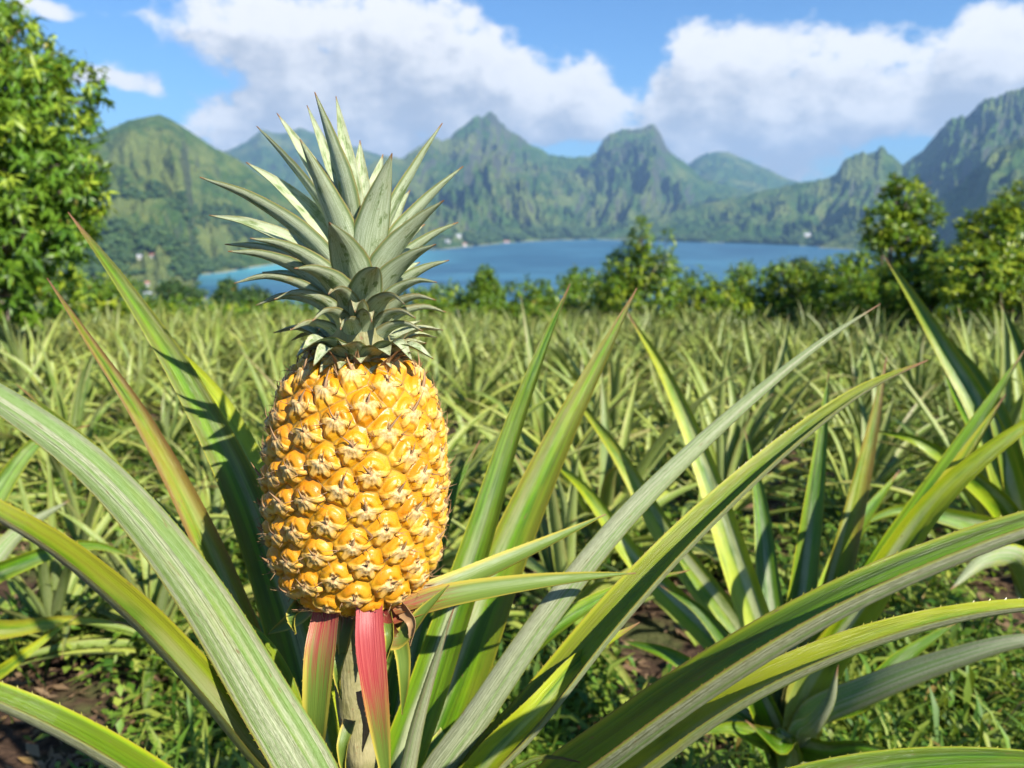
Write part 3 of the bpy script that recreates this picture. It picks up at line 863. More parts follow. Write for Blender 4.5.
M_WALL = simple_mat('house_wall', (0.52, 0.51, 0.49), (0.42, 0.41, 0.39), 0.5, 0.7)
M_ROOFW = simple_mat('pale_roof', (0.48, 0.50, 0.53), (0.38, 0.40, 0.43), 0.6, 0.5)
M_ROOFR = simple_mat('rust_roof', (0.42, 0.17, 0.11), (0.30, 0.13, 0.09), 0.6, 0.6)
M_WIN = simple_mat('window_dark', (0.03, 0.035, 0.04), (0.05, 0.055, 0.06), 0.6, 0.2)


def house(label, host, px, py, w, d, h, roof, rot, group=None):
    p = land_point(host, px, py) if host != 'ground' else gpoint(px, py)
    b = bpy.data.objects.new('house', None); COL.objects.link(b); b.location = [float(c) for c in p]; b.rotation_euler = (0, 0, rot)
    tag(b, label, 'house', group)
    V = np.array([(x, y, z) for z in (-3, h) for x, y in ((-w, -d), (w, -d), (w, d), (-w, d))], float) * [0.5, 0.5, 1]
    V = np.vstack([V, [(-w / 2, 0, h + d * 0.3), (w / 2, 0, h + d * 0.3)]])
    Q = [(0, 1, 5, 4), (1, 2, 6, 5), (2, 3, 7, 6), (3, 0, 4, 7)]
    link('wall', mesh_np('wall', V, [np.array(Q), np.array([(5, 6, 9), (7, 4, 8)])], M_WALL, smooth_faces=False), b)
    o = 0.5; z1 = h + d * 0.3; e = h - 0.25
    RV = []
    for dz in (0.05, 0.4):
        RV += [(-w / 2 - o, -d / 2 - o, e + dz), (w / 2 + o, -d / 2 - o, e + dz), (w / 2 + o, 0, z1 + dz), (-w / 2 - o, 0, z1 + dz), (w / 2 + o, d / 2 + o, e + dz), (-w / 2 - o, d / 2 + o, e + dz)]
    RQ = [(6, 7, 8, 9), (9, 8, 10, 11), (1, 0, 3, 2), (2, 3, 5, 4), (0, 1, 7, 6), (5, 11, 10, 4), (0, 6, 9, 3), (3, 9, 11, 5), (1, 2, 8, 7), (2, 4, 10, 8)]
    link('roof', mesh_np('roof', RV, np.array(RQ), roof, smooth_faces=False), b)
    for sx in (-0.25, 0.25):
        x0 = sx * w
        WV = [(x0 - 0.8, -d / 2 - 0.04, h * 0.35), (x0 + 0.8, -d / 2 - 0.04, h * 0.35), (x0 + 0.8, -d / 2 - 0.04, h * 0.8), (x0 - 0.8, -d / 2 - 0.04, h * 0.8)]
        WV += [(a, c + 0.06, e_) for a, c, e_ in WV]
        link('window', mesh_np('window', WV, np.array([(0, 1, 2, 3), (0, 4, 5, 1), (1, 5, 6, 2), (2, 6, 7, 3), (3, 7, 4, 0)]), M_WIN, smooth_faces=False), b)


house('white house among trees on the left hill slope', 'hill', 141, 259, 8, 7, 4.5, M_ROOFW, 0.3)
house('pale house with rust roof right of the white slope house', 'hill', 153, 257, 9, 6, 4, M_ROOFR, -0.2)
house('white roofed shore house nearest the tall left leaf', 'hill', 149, 296, 7.5, 5, 3.5, M_ROOFW, 0.1)
house('white shore house between the near one and the spit', 'hill', 163, 294, 6, 6, 4.5, M_ROOFW, -0.4)
house('small pale house half hidden in woods above the shore houses', 'hill', 147, 286, 6, 5, 3.5, M_ROOFR, 0.5)
house('white building at the far end of the left shore, rightmost of its cluster', 'mountain', 507, 243, 22, 12, 6, M_ROOFR, 0.1)
house('white house on the left shore just right of the crown', 'mountain', 459, 238, 16, 12, 8, M_ROOFW, 0.2)
house('white house below the one right of the crown', 'mountain', 448, 243, 14, 10, 7, M_ROOFW, -0.3)
house('pale waterside house between the shore clusters', 'mountain', 464, 246, 14, 10, 6, M_ROOFR, 0.3)
house('lone white house on the right shore below the ridge', 'mountain.twin', 807, 237, 22, 14, 9, M_ROOFW, 0.1)
house('tiny pale house at the right shore beside the water', 'mountain.twin', 836, 244, 14, 10, 6, M_ROOFR, 0.2)

# ------------------------------------------------------------------ the hero plant
FB = at(355, 590, 0.560)            # bottom and top of the fruit
FT = at(359, 353, 0.52)
AX = FT - FB; FL = np.linalg.norm(AX); AX /= FL
RAD = 0.0640
HB = np.array([FB[0], FB[1], float(ground_z(np.array([FB[0]]), np.array([FB[1]]))[0])])
hero = thing('pineapple_plant', 'large pineapple plant carrying a ripe golden pineapple in front of the field', 'pineapple plant', HB)


def build_fruit():
    nT, nA = 520, 720
    prof_t = np.array([0, .02, .06, .13, .22, .35, .5, .64, .76, .86, .93, .975, 1.0])
    prof_r = np.array([.30, .55, .76, .90, .965, 1.0, 1.0, .975, .91, .81, .67, .52, .38])
    t = np.linspace(0, 1, nT)
    pr = catmull(np.stack([prof_t * FL, prof_r * RAD, 0 * prof_t], 1), 900)
    z = np.interp(np.linspace(0, 1, nT), np.linspace(0, 1, 900), pr[:, 0]); rr = np.interp(np.linspace(0, 1, nT), np.linspace(0, 1, 900), pr[:, 1])
    ds = np.r_[0, np.hypot(np.diff(z), np.diff(rr))]; s = np.cumsum(ds)
    area = np.cumsum(rr * ds); area /= area[-1]
    NE = 158
    cell = math.sqrt(2 * math.pi * np.sum(rr * ds) / NE)
    ei = (np.arange(NE) + 0.5) / NE
    es = np.interp(ei, area, s); eth = (np.arange(NE) * math.radians(137.508) + 0.55) % (2 * math.pi)
    er = np.interp(es, s, rr)
    r = np.random.default_rng(77)
    es = es + r.normal(0, 0.03 * cell, NE); eth = eth + r.normal(0, 0.025, NE)
    ernd = r.random(NE); etilt = r.normal(0, 0.12, NE); esz = r.uniform(0.82, 1.12, NE)
    th = np.linspace(0, 2 * math.pi, nA, endpoint=False)
    H = np.zeros((nT, nA)); E = np.zeros((nT, nA, 3)); Lc = np.zeros((nT, nA, 3))
    for k in range(nT):
        dth = (th[:, None] - eth[None] + math.pi) % (2 * math.pi) - math.pi
        rm = 0.5 * (rr[k] + er)[None]
        du = dth * rm; dv = (s[k] - es)[None] + 0 * du
        sel = np.abs(dv[0]) < 2.2 * cell
        D = np.where(sel[None], np.hypot(du, dv * 0.94), 9)
        o = np.argpartition(D, 2, axis=1)[:, :3]
        Do = np.take_along_axis(D, o, 1); so = np.argsort(Do, 1); o = np.take_along_axis(o, so, 1); Do = np.take_along_axis(Do, so, 1)
        i0 = o[:, 0]
        ar = np.arange(nA)
        x = du[ar, i0] / (cell * 0.5); y = dv[ar, i0] / (cell * 0.5)
        ca, sa = np.cos(etilt[i0]), np.sin(etilt[i0])
        x, y = x * ca - y * sa, x * sa + y * ca
        edge = (Do[:, 1] - Do[:, 0]) / cell
        rho = np.hypot(x, y)
        g = smooth(0.0, 0.30, edge) * (1 - 0.75 * smooth(0.80, 1.02, np.hypot(x, np.maximum(y, 0) * 1.02)) * smooth(-0.1, 0.2, y))
        h = 2.8e-3 * g ** 0.8 * (1 - 0.10 * np.clip(rho, 0, 1.2) ** 2) * esz[i0]
        # raised arch over the eye, pit at its centre
        upw = smooth(-0.25, 0.25, y)
        h += 1.5e-3 * np.exp(-((rho - 0.55) / 0.22) ** 2) * upw * g
        h -= 1.9e-3 * np.exp(-((np.hypot(x, y - 0.12)) / 0.20) ** 2)
        # crease of the arch
        h -= 0.7e-3 * np.exp(-(x / 0.06) ** 2) * smooth(0.1, 0.3, y) * smooth(0.95, 0.6, y)
        # star of the papery bract
        yb = y - 0.10
        phi = np.degrees(np.arctan2(yb, x))
        rb = np.hypot(x, yb)
        pk = lambda c, w: np.exp(-(((phi - c + 180) % 360 - 180) / w) ** 2)
        wob = 0.85 + 0.35 * vnoise(ernd[i0] * 91, phi * 0.03 + 60)
        Rst = 0.22 + wob * (1.15 * pk(-16, 13) + 1.15 * pk(-164, 13) + 1.1 * pk(-60, 13) + 1.1 * pk(-120, 13) + 0.55 * pk(-90, 20) + 0.35 * pk(-38, 14) + 0.35 * pk(-142, 14)) + 0.25 * pk(90, 22)
        bm = smooth(Rst * 1.12, Rst * 0.82, rb) * smooth(-0.02, 0.06, edge + 0.03)
        ridge = 0.55 + 0.45 * np.maximum.reduce([pk(-22, 9), pk(-158, 9), pk(-66, 9), pk(-114, 9), pk(-90, 6)])
        h += bm * (0.8e-3 + 1.5e-3 * ridge * (1 - 0.45 * np.clip(rb, 0, 1)))
        h += bm * 1.8e-3 * np.exp(-((np.hypot(x, y + 0.10)) / 0.26) ** 2)
        H[k] = h
        E[k] = np.stack([edge, bm, rho], -1); Lc[k] = np.stack([x, y, ernd[i0]], -1)
    fade = smooth(0, 0.05, t) * smooth(1.0, 0.97, t)
    H = H * (0.25 + 0.75 * fade)[:, None]
    # frame of the fruit
    ex = np.cross([0, 1, 0], AX); ex /= np.linalg.norm(ex); ey = np.cross(AX, ex)
    dz = np.gradient(z, s); dr = np.gradient(rr, s)
    er_ = np.cos(th)[:, None] * ex + np.sin(th)[:, None] * ey
    nrm = dz[:, None, None] * er_[None] - dr[:, None, None] * AX
    P = FB + z[:, None, None] * AX + (rr - 0.0035)[:, None, None] * er_[None] + nrm * H[..., None]
    i = np.arange(nT - 1)[:, None] * nA + np.arange(nA)[None]; j = np.arange(nT - 1)[:, None] * nA + (np.arange(nA)[None] + 1) % nA
    q = np.stack([i, j, j + nA, i + nA], -1).reshape(-1, 4)
    V = P.reshape(-1, 3)
    caps = []
    nb = len(V)
    V = np.vstack([V, FB, FT])
    for a in range(nA):
        caps += [(nb, (a + 1) % nA, a), (nb + 1, (nT - 1) * nA + a, (nT - 1) * nA + (a + 1) % nA)]
    # papery bract tips and thorny hairs
    SV = []; SQ = []
    def hair(p, d0, d1, L, w, n=6):
        pts = [p + d0 * L * u + d1 * L * u * u * 0.9 for u in np.linspace(0, 1, n)]
        side = np.cross(d0, d1 + 1e-4); side /= np.linalg.norm(side) + 1e-9
        for u, c in zip(np.linspace(0, 1, n), pts):
            ww = w * (1 - u) ** 0.8 + 0.00008
            b = np.cross(side, d0)
            SV.extend([c + side * ww, c + b * ww * 0.45, c - side * ww, c - b * ww * 0.45])
        m0 = nb + 2 + len(SV) - 4 * n
        for k in range(n - 1):
            for c in range(4):
                SQ.append((m0 + 4 * k + c, m0 + 4 * k + (c + 1) % 4, m0 + 4 * k + 4 + (c + 1) % 4, m0 + 4 * k + 4 + c))
    for e in range(NE):
        kk = min(np.searchsorted(s, es[e]), nT - 1); tt = kk / nT
        a = int(round(eth[e] / (2 * math.pi) * nA)) % nA
        nn = nrm[kk, a]; tx = np.cross(AX, er_[a]); ty = np.cross(nn, tx)
        if ty @ AX < 0: ty = -ty
        p = P[kk, a] + ty * cell * 0.02 + nn * 0.0006
        hl = (0.0065 + 0.004 * r.random()) * (1.55 if tt > 0.85 else 1.0)
        for q_ in range(2):
            hair(p + tx * r.normal(0, 0.0006) - nn * 0.001, nn * 0.55 + ty * 0.55 + tx * r.normal(0, 0.25), ty * r.uniform(0.2, 0.8) - nn * r.uniform(-0.2, 0.5) + tx * r.normal(0, 0.3), hl * (1 if q_ == 0 else 0.55), 0.0013 if q_ == 0 else 0.0005)
        for sg in (-1, 1):
            for _h in range(r.integers(2, 6)):
                p2 = FB + np.interp(es[e] - cell * 0.16, s, z) * AX
                hair(P[max(kk - int(0.12 * cell / (FL / nT)), 0), (a + sg * int(0.40 * cell / (2 * math.pi * rr[kk] / nA))) % nA], nn * 0.7 + tx * sg * 0.4 + ty * r.normal(0, 0.3), ty * r.uniform(-0.5, 1.2) + tx * r.normal(0, 0.6), r.uniform(0.003, 0.009), 0.0003)
    # ragged dry bracts round the neck and the base
    for c in range(46):
        a = r.integers(nA); kk = nT - 1 - r.integers(2, 26)
        hair(P[kk, a] - nrm[kk, a] * 0.002, er_[a] * 0.45 + AX * r.uniform(0.5, 1.0), er_[a] * r.uniform(-0.2, 0.9) + AX * r.normal(0, 0.3), r.uniform(0.010, 0.020), 0.0022)
    for c in range(16):
        a = r.integers(nA); kk = r.integers(8, 40)
        hair(P[kk, a], er_[a] * 0.7 - AX * 0.6, AX * r.uniform(-0.4, 0.9), r.uniform(0.006, 0.014), 0.0009)
    V = np.vstack([V, np.array(SV)])
    pad = len(V) - nb
    me = mesh_np('fruit', V - HB, [np.vstack([q, np.array(SQ)]), np.array(caps)], [M_RIND, M_SPINE],
                 attrs={'eye': np.vstack([E.reshape(-1, 3), np.zeros((pad, 3))]), 'eye_local': np.vstack([Lc.reshape(-1, 3), np.zeros((pad, 3))])},
                 mat_idx=np.r_[np.zeros(len(q)), np.ones(len(SQ)), np.zeros(len(caps))])
    o = link('fruit', me, hero)
    o['label'] = 'ripe golden yellow pineapple fruit with papery bracts'


build_fruit()

# ---- stalk
b = Bag()
P = catmull([HB + [0, 0.01, -0.02], HB + [0.004, 0.004, 0.2], FB + [0.006, 0.004, -0.2], FB + AX * -0.1, FB + AX * 0.012], 40)
rs = np.interp(np.linspace(0, 1, 40), [0, 0.3, 0.7, 0.95, 1], [0.032, 0.026, 0.0125, 0.0125, 0.016])
rs = rs * (1 + 0.05 * np.sin(np.arange(40) * 1.9))
tube(b, P, rs, 20)
link('stalk', b.mesh('stalk', M_STALK, HB), hero)


# ---- crown of the fruit
crown_core = Bag()
tube(crown_core, [FT - AX * 0.016, FT + AX * 0.004, FT + AX * 0.03, FT + AX * 0.07], [0.027, 0.023, 0.015, 0.006], 14)
crown = link('crown', crown_core.mesh('crown', M_STALK, HB), hero)
crown['label'] = 'upright crown of silvery grey green pointed leaves'


def crown_w(v):
    return (0.72 + 0.28 * smooth(0, 0.35, v)) * np.clip(1 - v ** 1.8, 0, 1) ** 1.0


def crown_leaf(tip_px, h, out, w_px, toward, bow=0.16, fold=(0.9, 0.85, 0.9), yellow=0.1, red=0.1, seed=0):
    """tip pixel; h height of the attachment above the fruit; toward = metres the tip is nearer than the axis; bow = bend"""
    base = FT + AX * h
    dep = base @ FW
    tip = at(tip_px[0], tip_px[1], dep - toward)
    ax_c = FT + AX * h
    d = tip - base; L = np.linalg.norm(d)
    o = d - (d @ AX) * AX; on = np.linalg.norm(o)
    od = o / on if on > 1e-6 else -FW
    base = base + od * 0.007
    # leaf leaves upright-ish, then bends away from the axis
    bow = bow * (0.55 if h > 0.02 else 0.9)
    m1 = base + (tip - base) * 0.35 + AX * L * bow * 0.8
    m2 = base + (tip - base) * 0.7 + AX * L * bow * 0.75
    C = catmull([base - AX * 0.004, m1, m2, tip], 18)
    T0 = (tip - base) / np.linalg.norm(tip - base)
    toc = -tip / np.linalg.norm(tip)
    nrm = AX * 0.7 - od * 0.7 + toc * (-0.75 if toward > -0.018 else 0.75)
    bg = Bag()
    strap(bg, C, nrm, (1.22 if h > 0.022 else 0.92) * w_px * dep / FPX, fold, 0.0016, 8, (random.random(), yellow, red), crown_w, spines=0.0034, wave=0.010, seed=seed)
    link('crown_leaf', bg.mesh('crown_leaf', M_CROWN, HB), crown)


CL = [  # tip, height, _, width px, toward camera, bow
    ((315, 92), .088, 0, 38, .010, .00), ((336, 96), .085, 0, 22, -.020, .02), ((307, 105), .080, 0, 20, -.030, .02), ((277, 113), .072, 0, 26, -.030, .06),
    ((257, 126), .066, 0, 32, -.015, .07), ((300, 139), .062, 0, 36, .042, .04), ((246, 162), .058, 0, 30, -.022, .12), ((200, 177), .048, 0, 33, .022, .16),
    ((209, 215), .042, 0, 28, -.020, .17), ((250, 238), .036, 0, 30, .038, .22), ((225, 244), .032, 0, 28, -.012, .20), ((228, 251), .028, 0, 30, .018, .22),
    ((294, 268), .030, 0, 34, .062, .22), ((234, 283), .018, 0, 26, .015, .22), ((274, 299), .016, 0, 30, .045, .22), ((329, 222), .045, 0, 42, .064, .10),
    ((328, 294), .016, 0, 34, .066, .22), ((377, 267), .028, 0, 36, .062, .20), ((392, 153), .062, 0, 40, .036, .05), ((442, 123), .064, 0, 28, -.010, .06),
    ((463, 166), .054, 0, 28, -.004, .10), ((444, 200), .046, 0, 33, .030, .12), ((458, 222), .040, 0, 27, -.010, .14), ((436, 244), .032, 0, 32, .034, .17),
    ((449, 260), .026, 0, 26, .004, .18), ((437, 282), .020, 0, 28, .026, .20), ((360, 140), .078, 0, 26, -.032, .02), ((383, 154), .070, 0, 28, -.040, .04),
    ((425, 224), .040, 0, 26, -.035, .14), ((405, 304), .016, 0, 32, .050, .24), ((436, 300), .012, 0, 28, .022, .22), ((423, 331), .002, 0, 26, .030, .22),
    ((416, 318), .008, 0, 26, .034, .24), ((290, 330), .003, 0, 24, .034, .24), ((312, 321), .008, 0, 30, .056, .26),
    ((340, 330), .003, 0, 32, .056, .28), ((372, 322), .006, 0, 30, .056, .28), ((355, 312), .012, 0, 32, .062, .26), ((256, 305), .014, 0, 24, -.004, .22),
    ((446, 312), .008, 0, 24, .000, .22),
    ((300, 200), .050, 0, 28, -.055, .10), ((270, 230), .036, 0, 28, -.055, .14), ((340, 180), .058, 0, 28, -.055, .06), ((410, 190), .050, 0, 28, -.050, .08),
    ((420, 262), .026, 0, 28, -.045, .16), ((262, 272), .024, 0, 26, -.045, .16), ((350, 250), .030, 0, 28, -.07, .16),
]
for k, (tp, h, o_, w, tw, bw) in enumerate(CL):
    low = h < 0.02
    crown_leaf(tp, h, 0, w, tw, bw, yellow=0.9 if low else 0.15, red=0.35 if low else 0.12, seed=k)

# short dry collar leaves where the crown sits on the fruit
rc = np.random.default_rng(8)
for k in range(44):
    a = k * 2.39996; hh = -0.012 + (0.010 * (k / 26) if k < 26 else 0.008 + 0.013 * (k - 26) / 32)
    o_ = np.array([math.cos(a), math.sin(a), 0.0]); o_ -= (o_ @ AX) * AX; o_ /= np.linalg.norm(o_)
    L = (rc.uniform(0.011, 0.019) if k < 26 else rc.uniform(0.026, 0.042)) + 0.004 * (k / 58)
    b0 = FT + AX * hh + o_ * (0.021 if k < 26 else 0.017)
    C = catmull([b0, b0 + o_ * L * 0.5 + AX * L * 0.32, b0 + o_ * L * 0.95 + AX * L * rc.uniform(0.05, 0.5)], 12)
    bg = Bag()
    strap(bg, C, AX - 0.2 * o_, rc.uniform(0.014, 0.020) if k < 26 else rc.uniform(0.021, 0.028), (0.9, 0.6, 0.9), 0.0014, 6, (rc.random(), rc.uniform(0.7, 1.0) if k < 26 else rc.uniform(0.1, 0.7), rc.uniform(0.1, 0.7) if k < 26 else rc.uniform(0, .25)), crown_w, spines=0.003, wave=0.01, seed=900 + k)
    link('crown_leaf', bg.mesh('crown_leaf', M_CROWN, HB), crown)

# ---- long leaves of the hero plant, base to tip as (px, py, depth)
def plant_leaf(parent, origin, axis, pts, width, fold=(1.1, 0.75, 1.0), var=None, mat=None, roll=0.0, normal=None, spines=0.007, root=0.17, seed=0, nx=10, K=54, twist=0.0, name='leaf', wprof=leaf_width, wave=0.004, label=None, raw=False, side=0):
    C = [np.asarray(p) if raw else at(*p) for p in pts]
    if root is not None:
        b0 = np.array([axis[0], axis[1], origin[2] + root]); d = C[0] - b0; d[2] = 0
        d = d / (np.linalg.norm(d) + 1e-9)
        C = [b0 + d * 0.012] + C
    C = catmull(C, K)
    T = np.gradient(C, axis=0); T /= np.linalg.norm(T, axis=1)[:, None]
    if normal is None:
        inw = np.array([axis[0], axis[1], 0]) - C * [1, 1, 0]
        inw /= np.linalg.norm(inw, axis=1)[:, None] + 0.03
        nrm = inw * 0.8 + np.array([0, 0, 0.75])
        nrm[:] = nrm  # adaxial face looks inwards and up
    else:
        nrm = np.broadcast_to(np.asarray(normal, float), C.shape).copy()
    if side:
        nrm = -C / np.linalg.norm(C, axis=1)[:, None] * side
    if roll:
        nn = nrm - (nrm * T).sum(1)[:, None] * T; nn /= np.linalg.norm(nn, axis=1)[:, None]
        bb = np.cross(T, nn); nrm = nn * math.cos(roll) + bb * math.sin(roll)
    bg = Bag()
    strap(bg, C, nrm, width, fold, 0.0018, nx, var if var is not None else (random.random(), 0.15, 0.1), wprof, spines, twist, wave, seed)
    o = link(name, bg.mesh(name, mat or M_LEAF, origin), parent)
    if label: o['label'] = label
    return o


HX = FB + [0.006, 0.02, 0]
HERO = [  # points, width m, fold, (rnd, yellow, red), upper (1) or lower (-1) face towards the eye, roll, label
    ([(322, 800, .64), (296, 660, .64), (244, 500, .63), (184, 380, .625), (122, 284, .62), (68, 212, .62)], .055, (1.2, .7, 1.0), (.11, .25, .25), 1, 0.15, 'tall leaf pointing up left with a reddish tip'),
    ([(305, 800, .64), (264, 690, .63), (207, 545, .61), (142, 420, .595), (92, 345, .585), (47, 278, .58)], .042, (1.1, .9, 1.2), (.23, .75, .8), 1, 0.1, 'leaf at the left with a brown red margin'),
    ([(345, 830, .68), (305, 640, .70), (266, 500, .73), (218, 400, .76), (150, 325, .79)], .052, (1.1, .8, 1.0), (.31, 1.0, .1), 1, 0.3, None),
    ([(322, 800, .50), (262, 690, .475), (190, 575, .445), (105, 475, .42), (5, 400, .40), (-110, 340, .39), (-230, 330, .39)], .048, (1.1, .6, .9), (.42, .3, .1), -1, 0.25, 'broad grey bloomed leaf arching across the lower left'),
    ([(300, 820, .54), (240, 742, .49), (160, 648, .42), (75, 568, .36), (0, 518, .33), (-120, 460, .31), (-220, 435, .31)], .056, (1.2, 1.15, 1.2), (.53, .5, .3), 1, 1.05, 'folded leaf with yellow upper half at the lower left'),
    ([(250, 870, .46), (170, 805, .41), (60, 735, .37), (-60, 685, .35), (-200, 660, .34), (-300, 665, .35)], .062, (1.1, 1.0, 1.1), (.61, .2, .1), 1, 1.2, 'wide leaf cut by the lower left corner'),
    ([(345, 830, .70), (235, 610, .80), (170, 530, .85), (100, 457, .90), (16, 384, .95)], .040, (1.0, .8, 1.0), (.66, .1, .2), 1, 0.6, None),
    ([(395, 800, .64), (432, 680, .65), (477, 545, .67), (511, 435, .69), (542, 350, .705), (570, 284, .72)], .050, (1.15, 1.0, 1.2), (.73, .2, .15), 1, -0.1, 'upright leaf right of the fruit with a light streak'),
    ([(420, 800, .68), (460, 680, .69), (508, 552, .71), (558, 440, .73), (600, 358, .75), (637, 288, .765)], .064, (1.1, .8, 1.1), (.84, .35, .4), 1, 0.0, 'tall leaf right of the fruit with a red brown tip'),
    ([(425, 800, .585), (480, 715, .58), (545, 620, .585), (620, 525, .60), (700, 445, .63), (780, 375, .67), (832, 335, .70), (880, 304, .74)], .029, (1.0, .8, 1.2), (.15, .1, .15), -1, 0.2, 'long narrow grey leaf reaching far to the right'),
    ([(470, 805, .60), (540, 720, .59), (610, 632, .60), (690, 543, .62), (780, 457, .65), (862, 393, .69), (928, 360, .73)], .068, (1.1, 1.05, 1.3), (.25, .45, .25), 1, -1.0, 'long leaf with a bright edge reaching right to a dry tip'),
    ([(550, 820, .46), (640, 745, .41), (740, 675, .38), (850, 610, .365), (960, 560, .36), (1060, 524, .36), (1180, 500, .37), (1260, 500, .39)], .084, (1.1, 1.05, 1.1), (.36, .1, .12), 1, -1.25, 'broad dark green leaf arching over the lower right'),
    ([(570, 835, .54), (650, 770, .50), (740, 706, .47), (850, 653, .455), (950, 622, .45), (1040, 608, .45), (1140, 610, .46)], .066, (1.1, 1.1, 1.2), (.46, .9, .15), 1, -1.15, 'yellow topped leaf under the broad lower right leaf'),
    ([(700, 830, .42), (800, 790, .40), (900, 768, .39), (1000, 762, .385), (1100, 770, .385), (1180, 790, .39)], .045, (1.0, .7, 1.0), (.57, .2, .1), 1, -0.6, 'leaf along the bottom right edge'),
    ([(330, 800, .72), (300, 650, .75), (275, 540, .78), (262, 440, .81)], .060, (1.0, .7, 1.0), (.67, .1, .1), 1, 0.2, None),
    ([(385, 830, .68), (400, 700, .70), (425, 590, .73), (450, 500, .76), (480, 440, .78)], .050, (1.0, .7, 1.0), (.77, .1, .1), 1, 0.0, None),
    ([(400, 830, .64), (470, 720, .69), (540, 640, .72), (620, 590, .76), (690, 570, .8)], .042, (1.0, .8, 1.0), (.87, .3, .1), 1, -0.5, None),
    ([(400, 830, .56), (415, 740, .55), (432, 675, .545), (446, 630, .54), (455, 605, .54)], .030, (1.2, 1.1, 1.2), (.97, .2, .3), -1, 0.2, 'short pale grey leaf under the fruit'),
    ([(440, 850, .585), (480, 770, .565), (540, 705, .57), (580, 660, .60), (640, 622, .66)], .038, (1.0, .8, 1.0), (.08, .9, .1), 1, -0.2, None),
    ([(310, 800, .57), (300, 740, .56), (285, 680, .56), (262, 640, .57), (225, 610, .60)], .034, (1.0, .8, 1.0), (.18, .5, .1), 1, 0.3, None),
    ([(470, 815, .47), (510, 775, .45), (545, 757, .44), (580, 762, .435)], .028, (1.0, .7, 1.0), (.28, .2, .2), 1, -0.4, None),
    ([(345, 830, .70), (345, 700, .72), (330, 600, .74), (318, 540, .76)], .05, (1.0, .7, 1.0), (.38, .1, .1), 1, 0.0, None),
]
for k, (pts, w, fold, var, side, roll, lab) in enumerate(HERO):
    plant_leaf(hero, HB, HX, pts, w, fold, var, roll=roll, seed=k, label=lab, side=side)


def bract_w(v):
    return (0.85 + 0.15 * smooth(0, 0.2, v)) * np.clip(1 - v ** 1.7, 0, 1) ** 0.9


BR = [  # short coloured leaves right below the fruit
    ([(369, 604, .515), (370, 640, .508), (375, 690, .508), (382, 745, .516), (390, 810, .53)], .0215, (.55, .45, .9), (.1, 0, .50), (.25, -1, .25), 'bright red and yellow bract hanging below the fruit'),
    ([(329, 606, .525), (322, 650, .510), (317, 710, .510), (314, 770, .52), (312, 840, .53)], .0250, (.55, .5, .9), (.3, 0, .18), (-.25, -1, .2), 'green bract with a reddish base below the fruit'),
    ([(349, 612, .535), (344, 640, .53), (341, 672, .53)], .012, (.4, .5, 1.0), (.5, 0, .12), (0, -1, .2), None),
    ([(392, 608, .535), (440, 592, .55), (500, 565, .57), (560, 537, .59), (606, 514, .605)], .0240, (.9, 1.0, 1.3), (.7, 0, .10), (-.3, -.6, .8), 'green bract with a red base pointing right'),
    ([(392, 616, .535), (440, 600, .54), (510, 587, .55), (580, 578, .56), (636, 573, .57)], .0230, (.9, 1.0, 1.3), (.9, 0, .13), (-.1, -.6, .8), 'narrow yellow bract pointing right'),
    ([(380, 612, .53), (396, 640, .53), (425, 610, .53), (449, 585, .53)], .017, (.6, .8, 1.2), (.2, 0, .25), (-.3, -.8, .5), None),
    ([(392, 620, .545), (402, 650, .55), (404, 680, .55), (402, 715, .56)], .014, (.6, .7, 1.0), (.6, 0, .1), (.2, -1, .2), None),
    ([(312, 604, .57), (290, 622, .585), (268, 634, .60)], .018, (.8, .8, 1.1), (.4, 0, .1), (.3, -.6, .6), None),
]
for k, (pts, w, fold, var, nr, lab) in enumerate(BR):
    plant_leaf(hero, HB, HX, pts, w, fold, var, mat=M_BRACT, normal=nr, root=None, seed=60 + k, name='bract', wprof=bract_w, K=26, spines=0.006, label=lab)


for k, (x0, y0, x1, y1, x2, y2) in enumerate([(345, 640, 338, 668, 341, 700), (362, 690, 368, 720, 362, 752), (350, 720, 343, 748, 346, 785), (336, 612, 330, 632, 336, 652), (386, 612, 390, 636, 386, 662), (400, 606, 412, 622, 410, 646), (300, 604, 292, 616, 296, 634)]):
    plant_leaf(hero, HB, HX, [(x0, y0, .535), (x1, y1, .525), (x2, y2, .528)], .011, (.8, 1.0, 1.5), (.1 * k, 0, 0), mat=M_SPINE if k % 2 else M_BRACT, normal=(0, -1, .2), root=None, seed=80 + k, name='bract', wprof=bract_w, K=18, spines=0.005, twist=0.6, wave=0.03)


# ------------------------------------------------------------------ neighbouring plants laid out leaf by leaf
def explicit_plant(name, label, base, leaves, root=0.10):
    base = np.asarray(base, float)
    t = thing(name, label, 'pineapple plant', base, 'pineapple plants of the field')
    for k, (pts, w, fold, var, roll) in enumerate(leaves):
        plant_leaf(t, base, base, pts, w * 1.35, fold, var, roll=roll, mat=M_LEAF, seed=100 + k, root=root, nx=8, K=36, spines=0.011, side=-1 if k % 7 == 6 else 1)
    return t


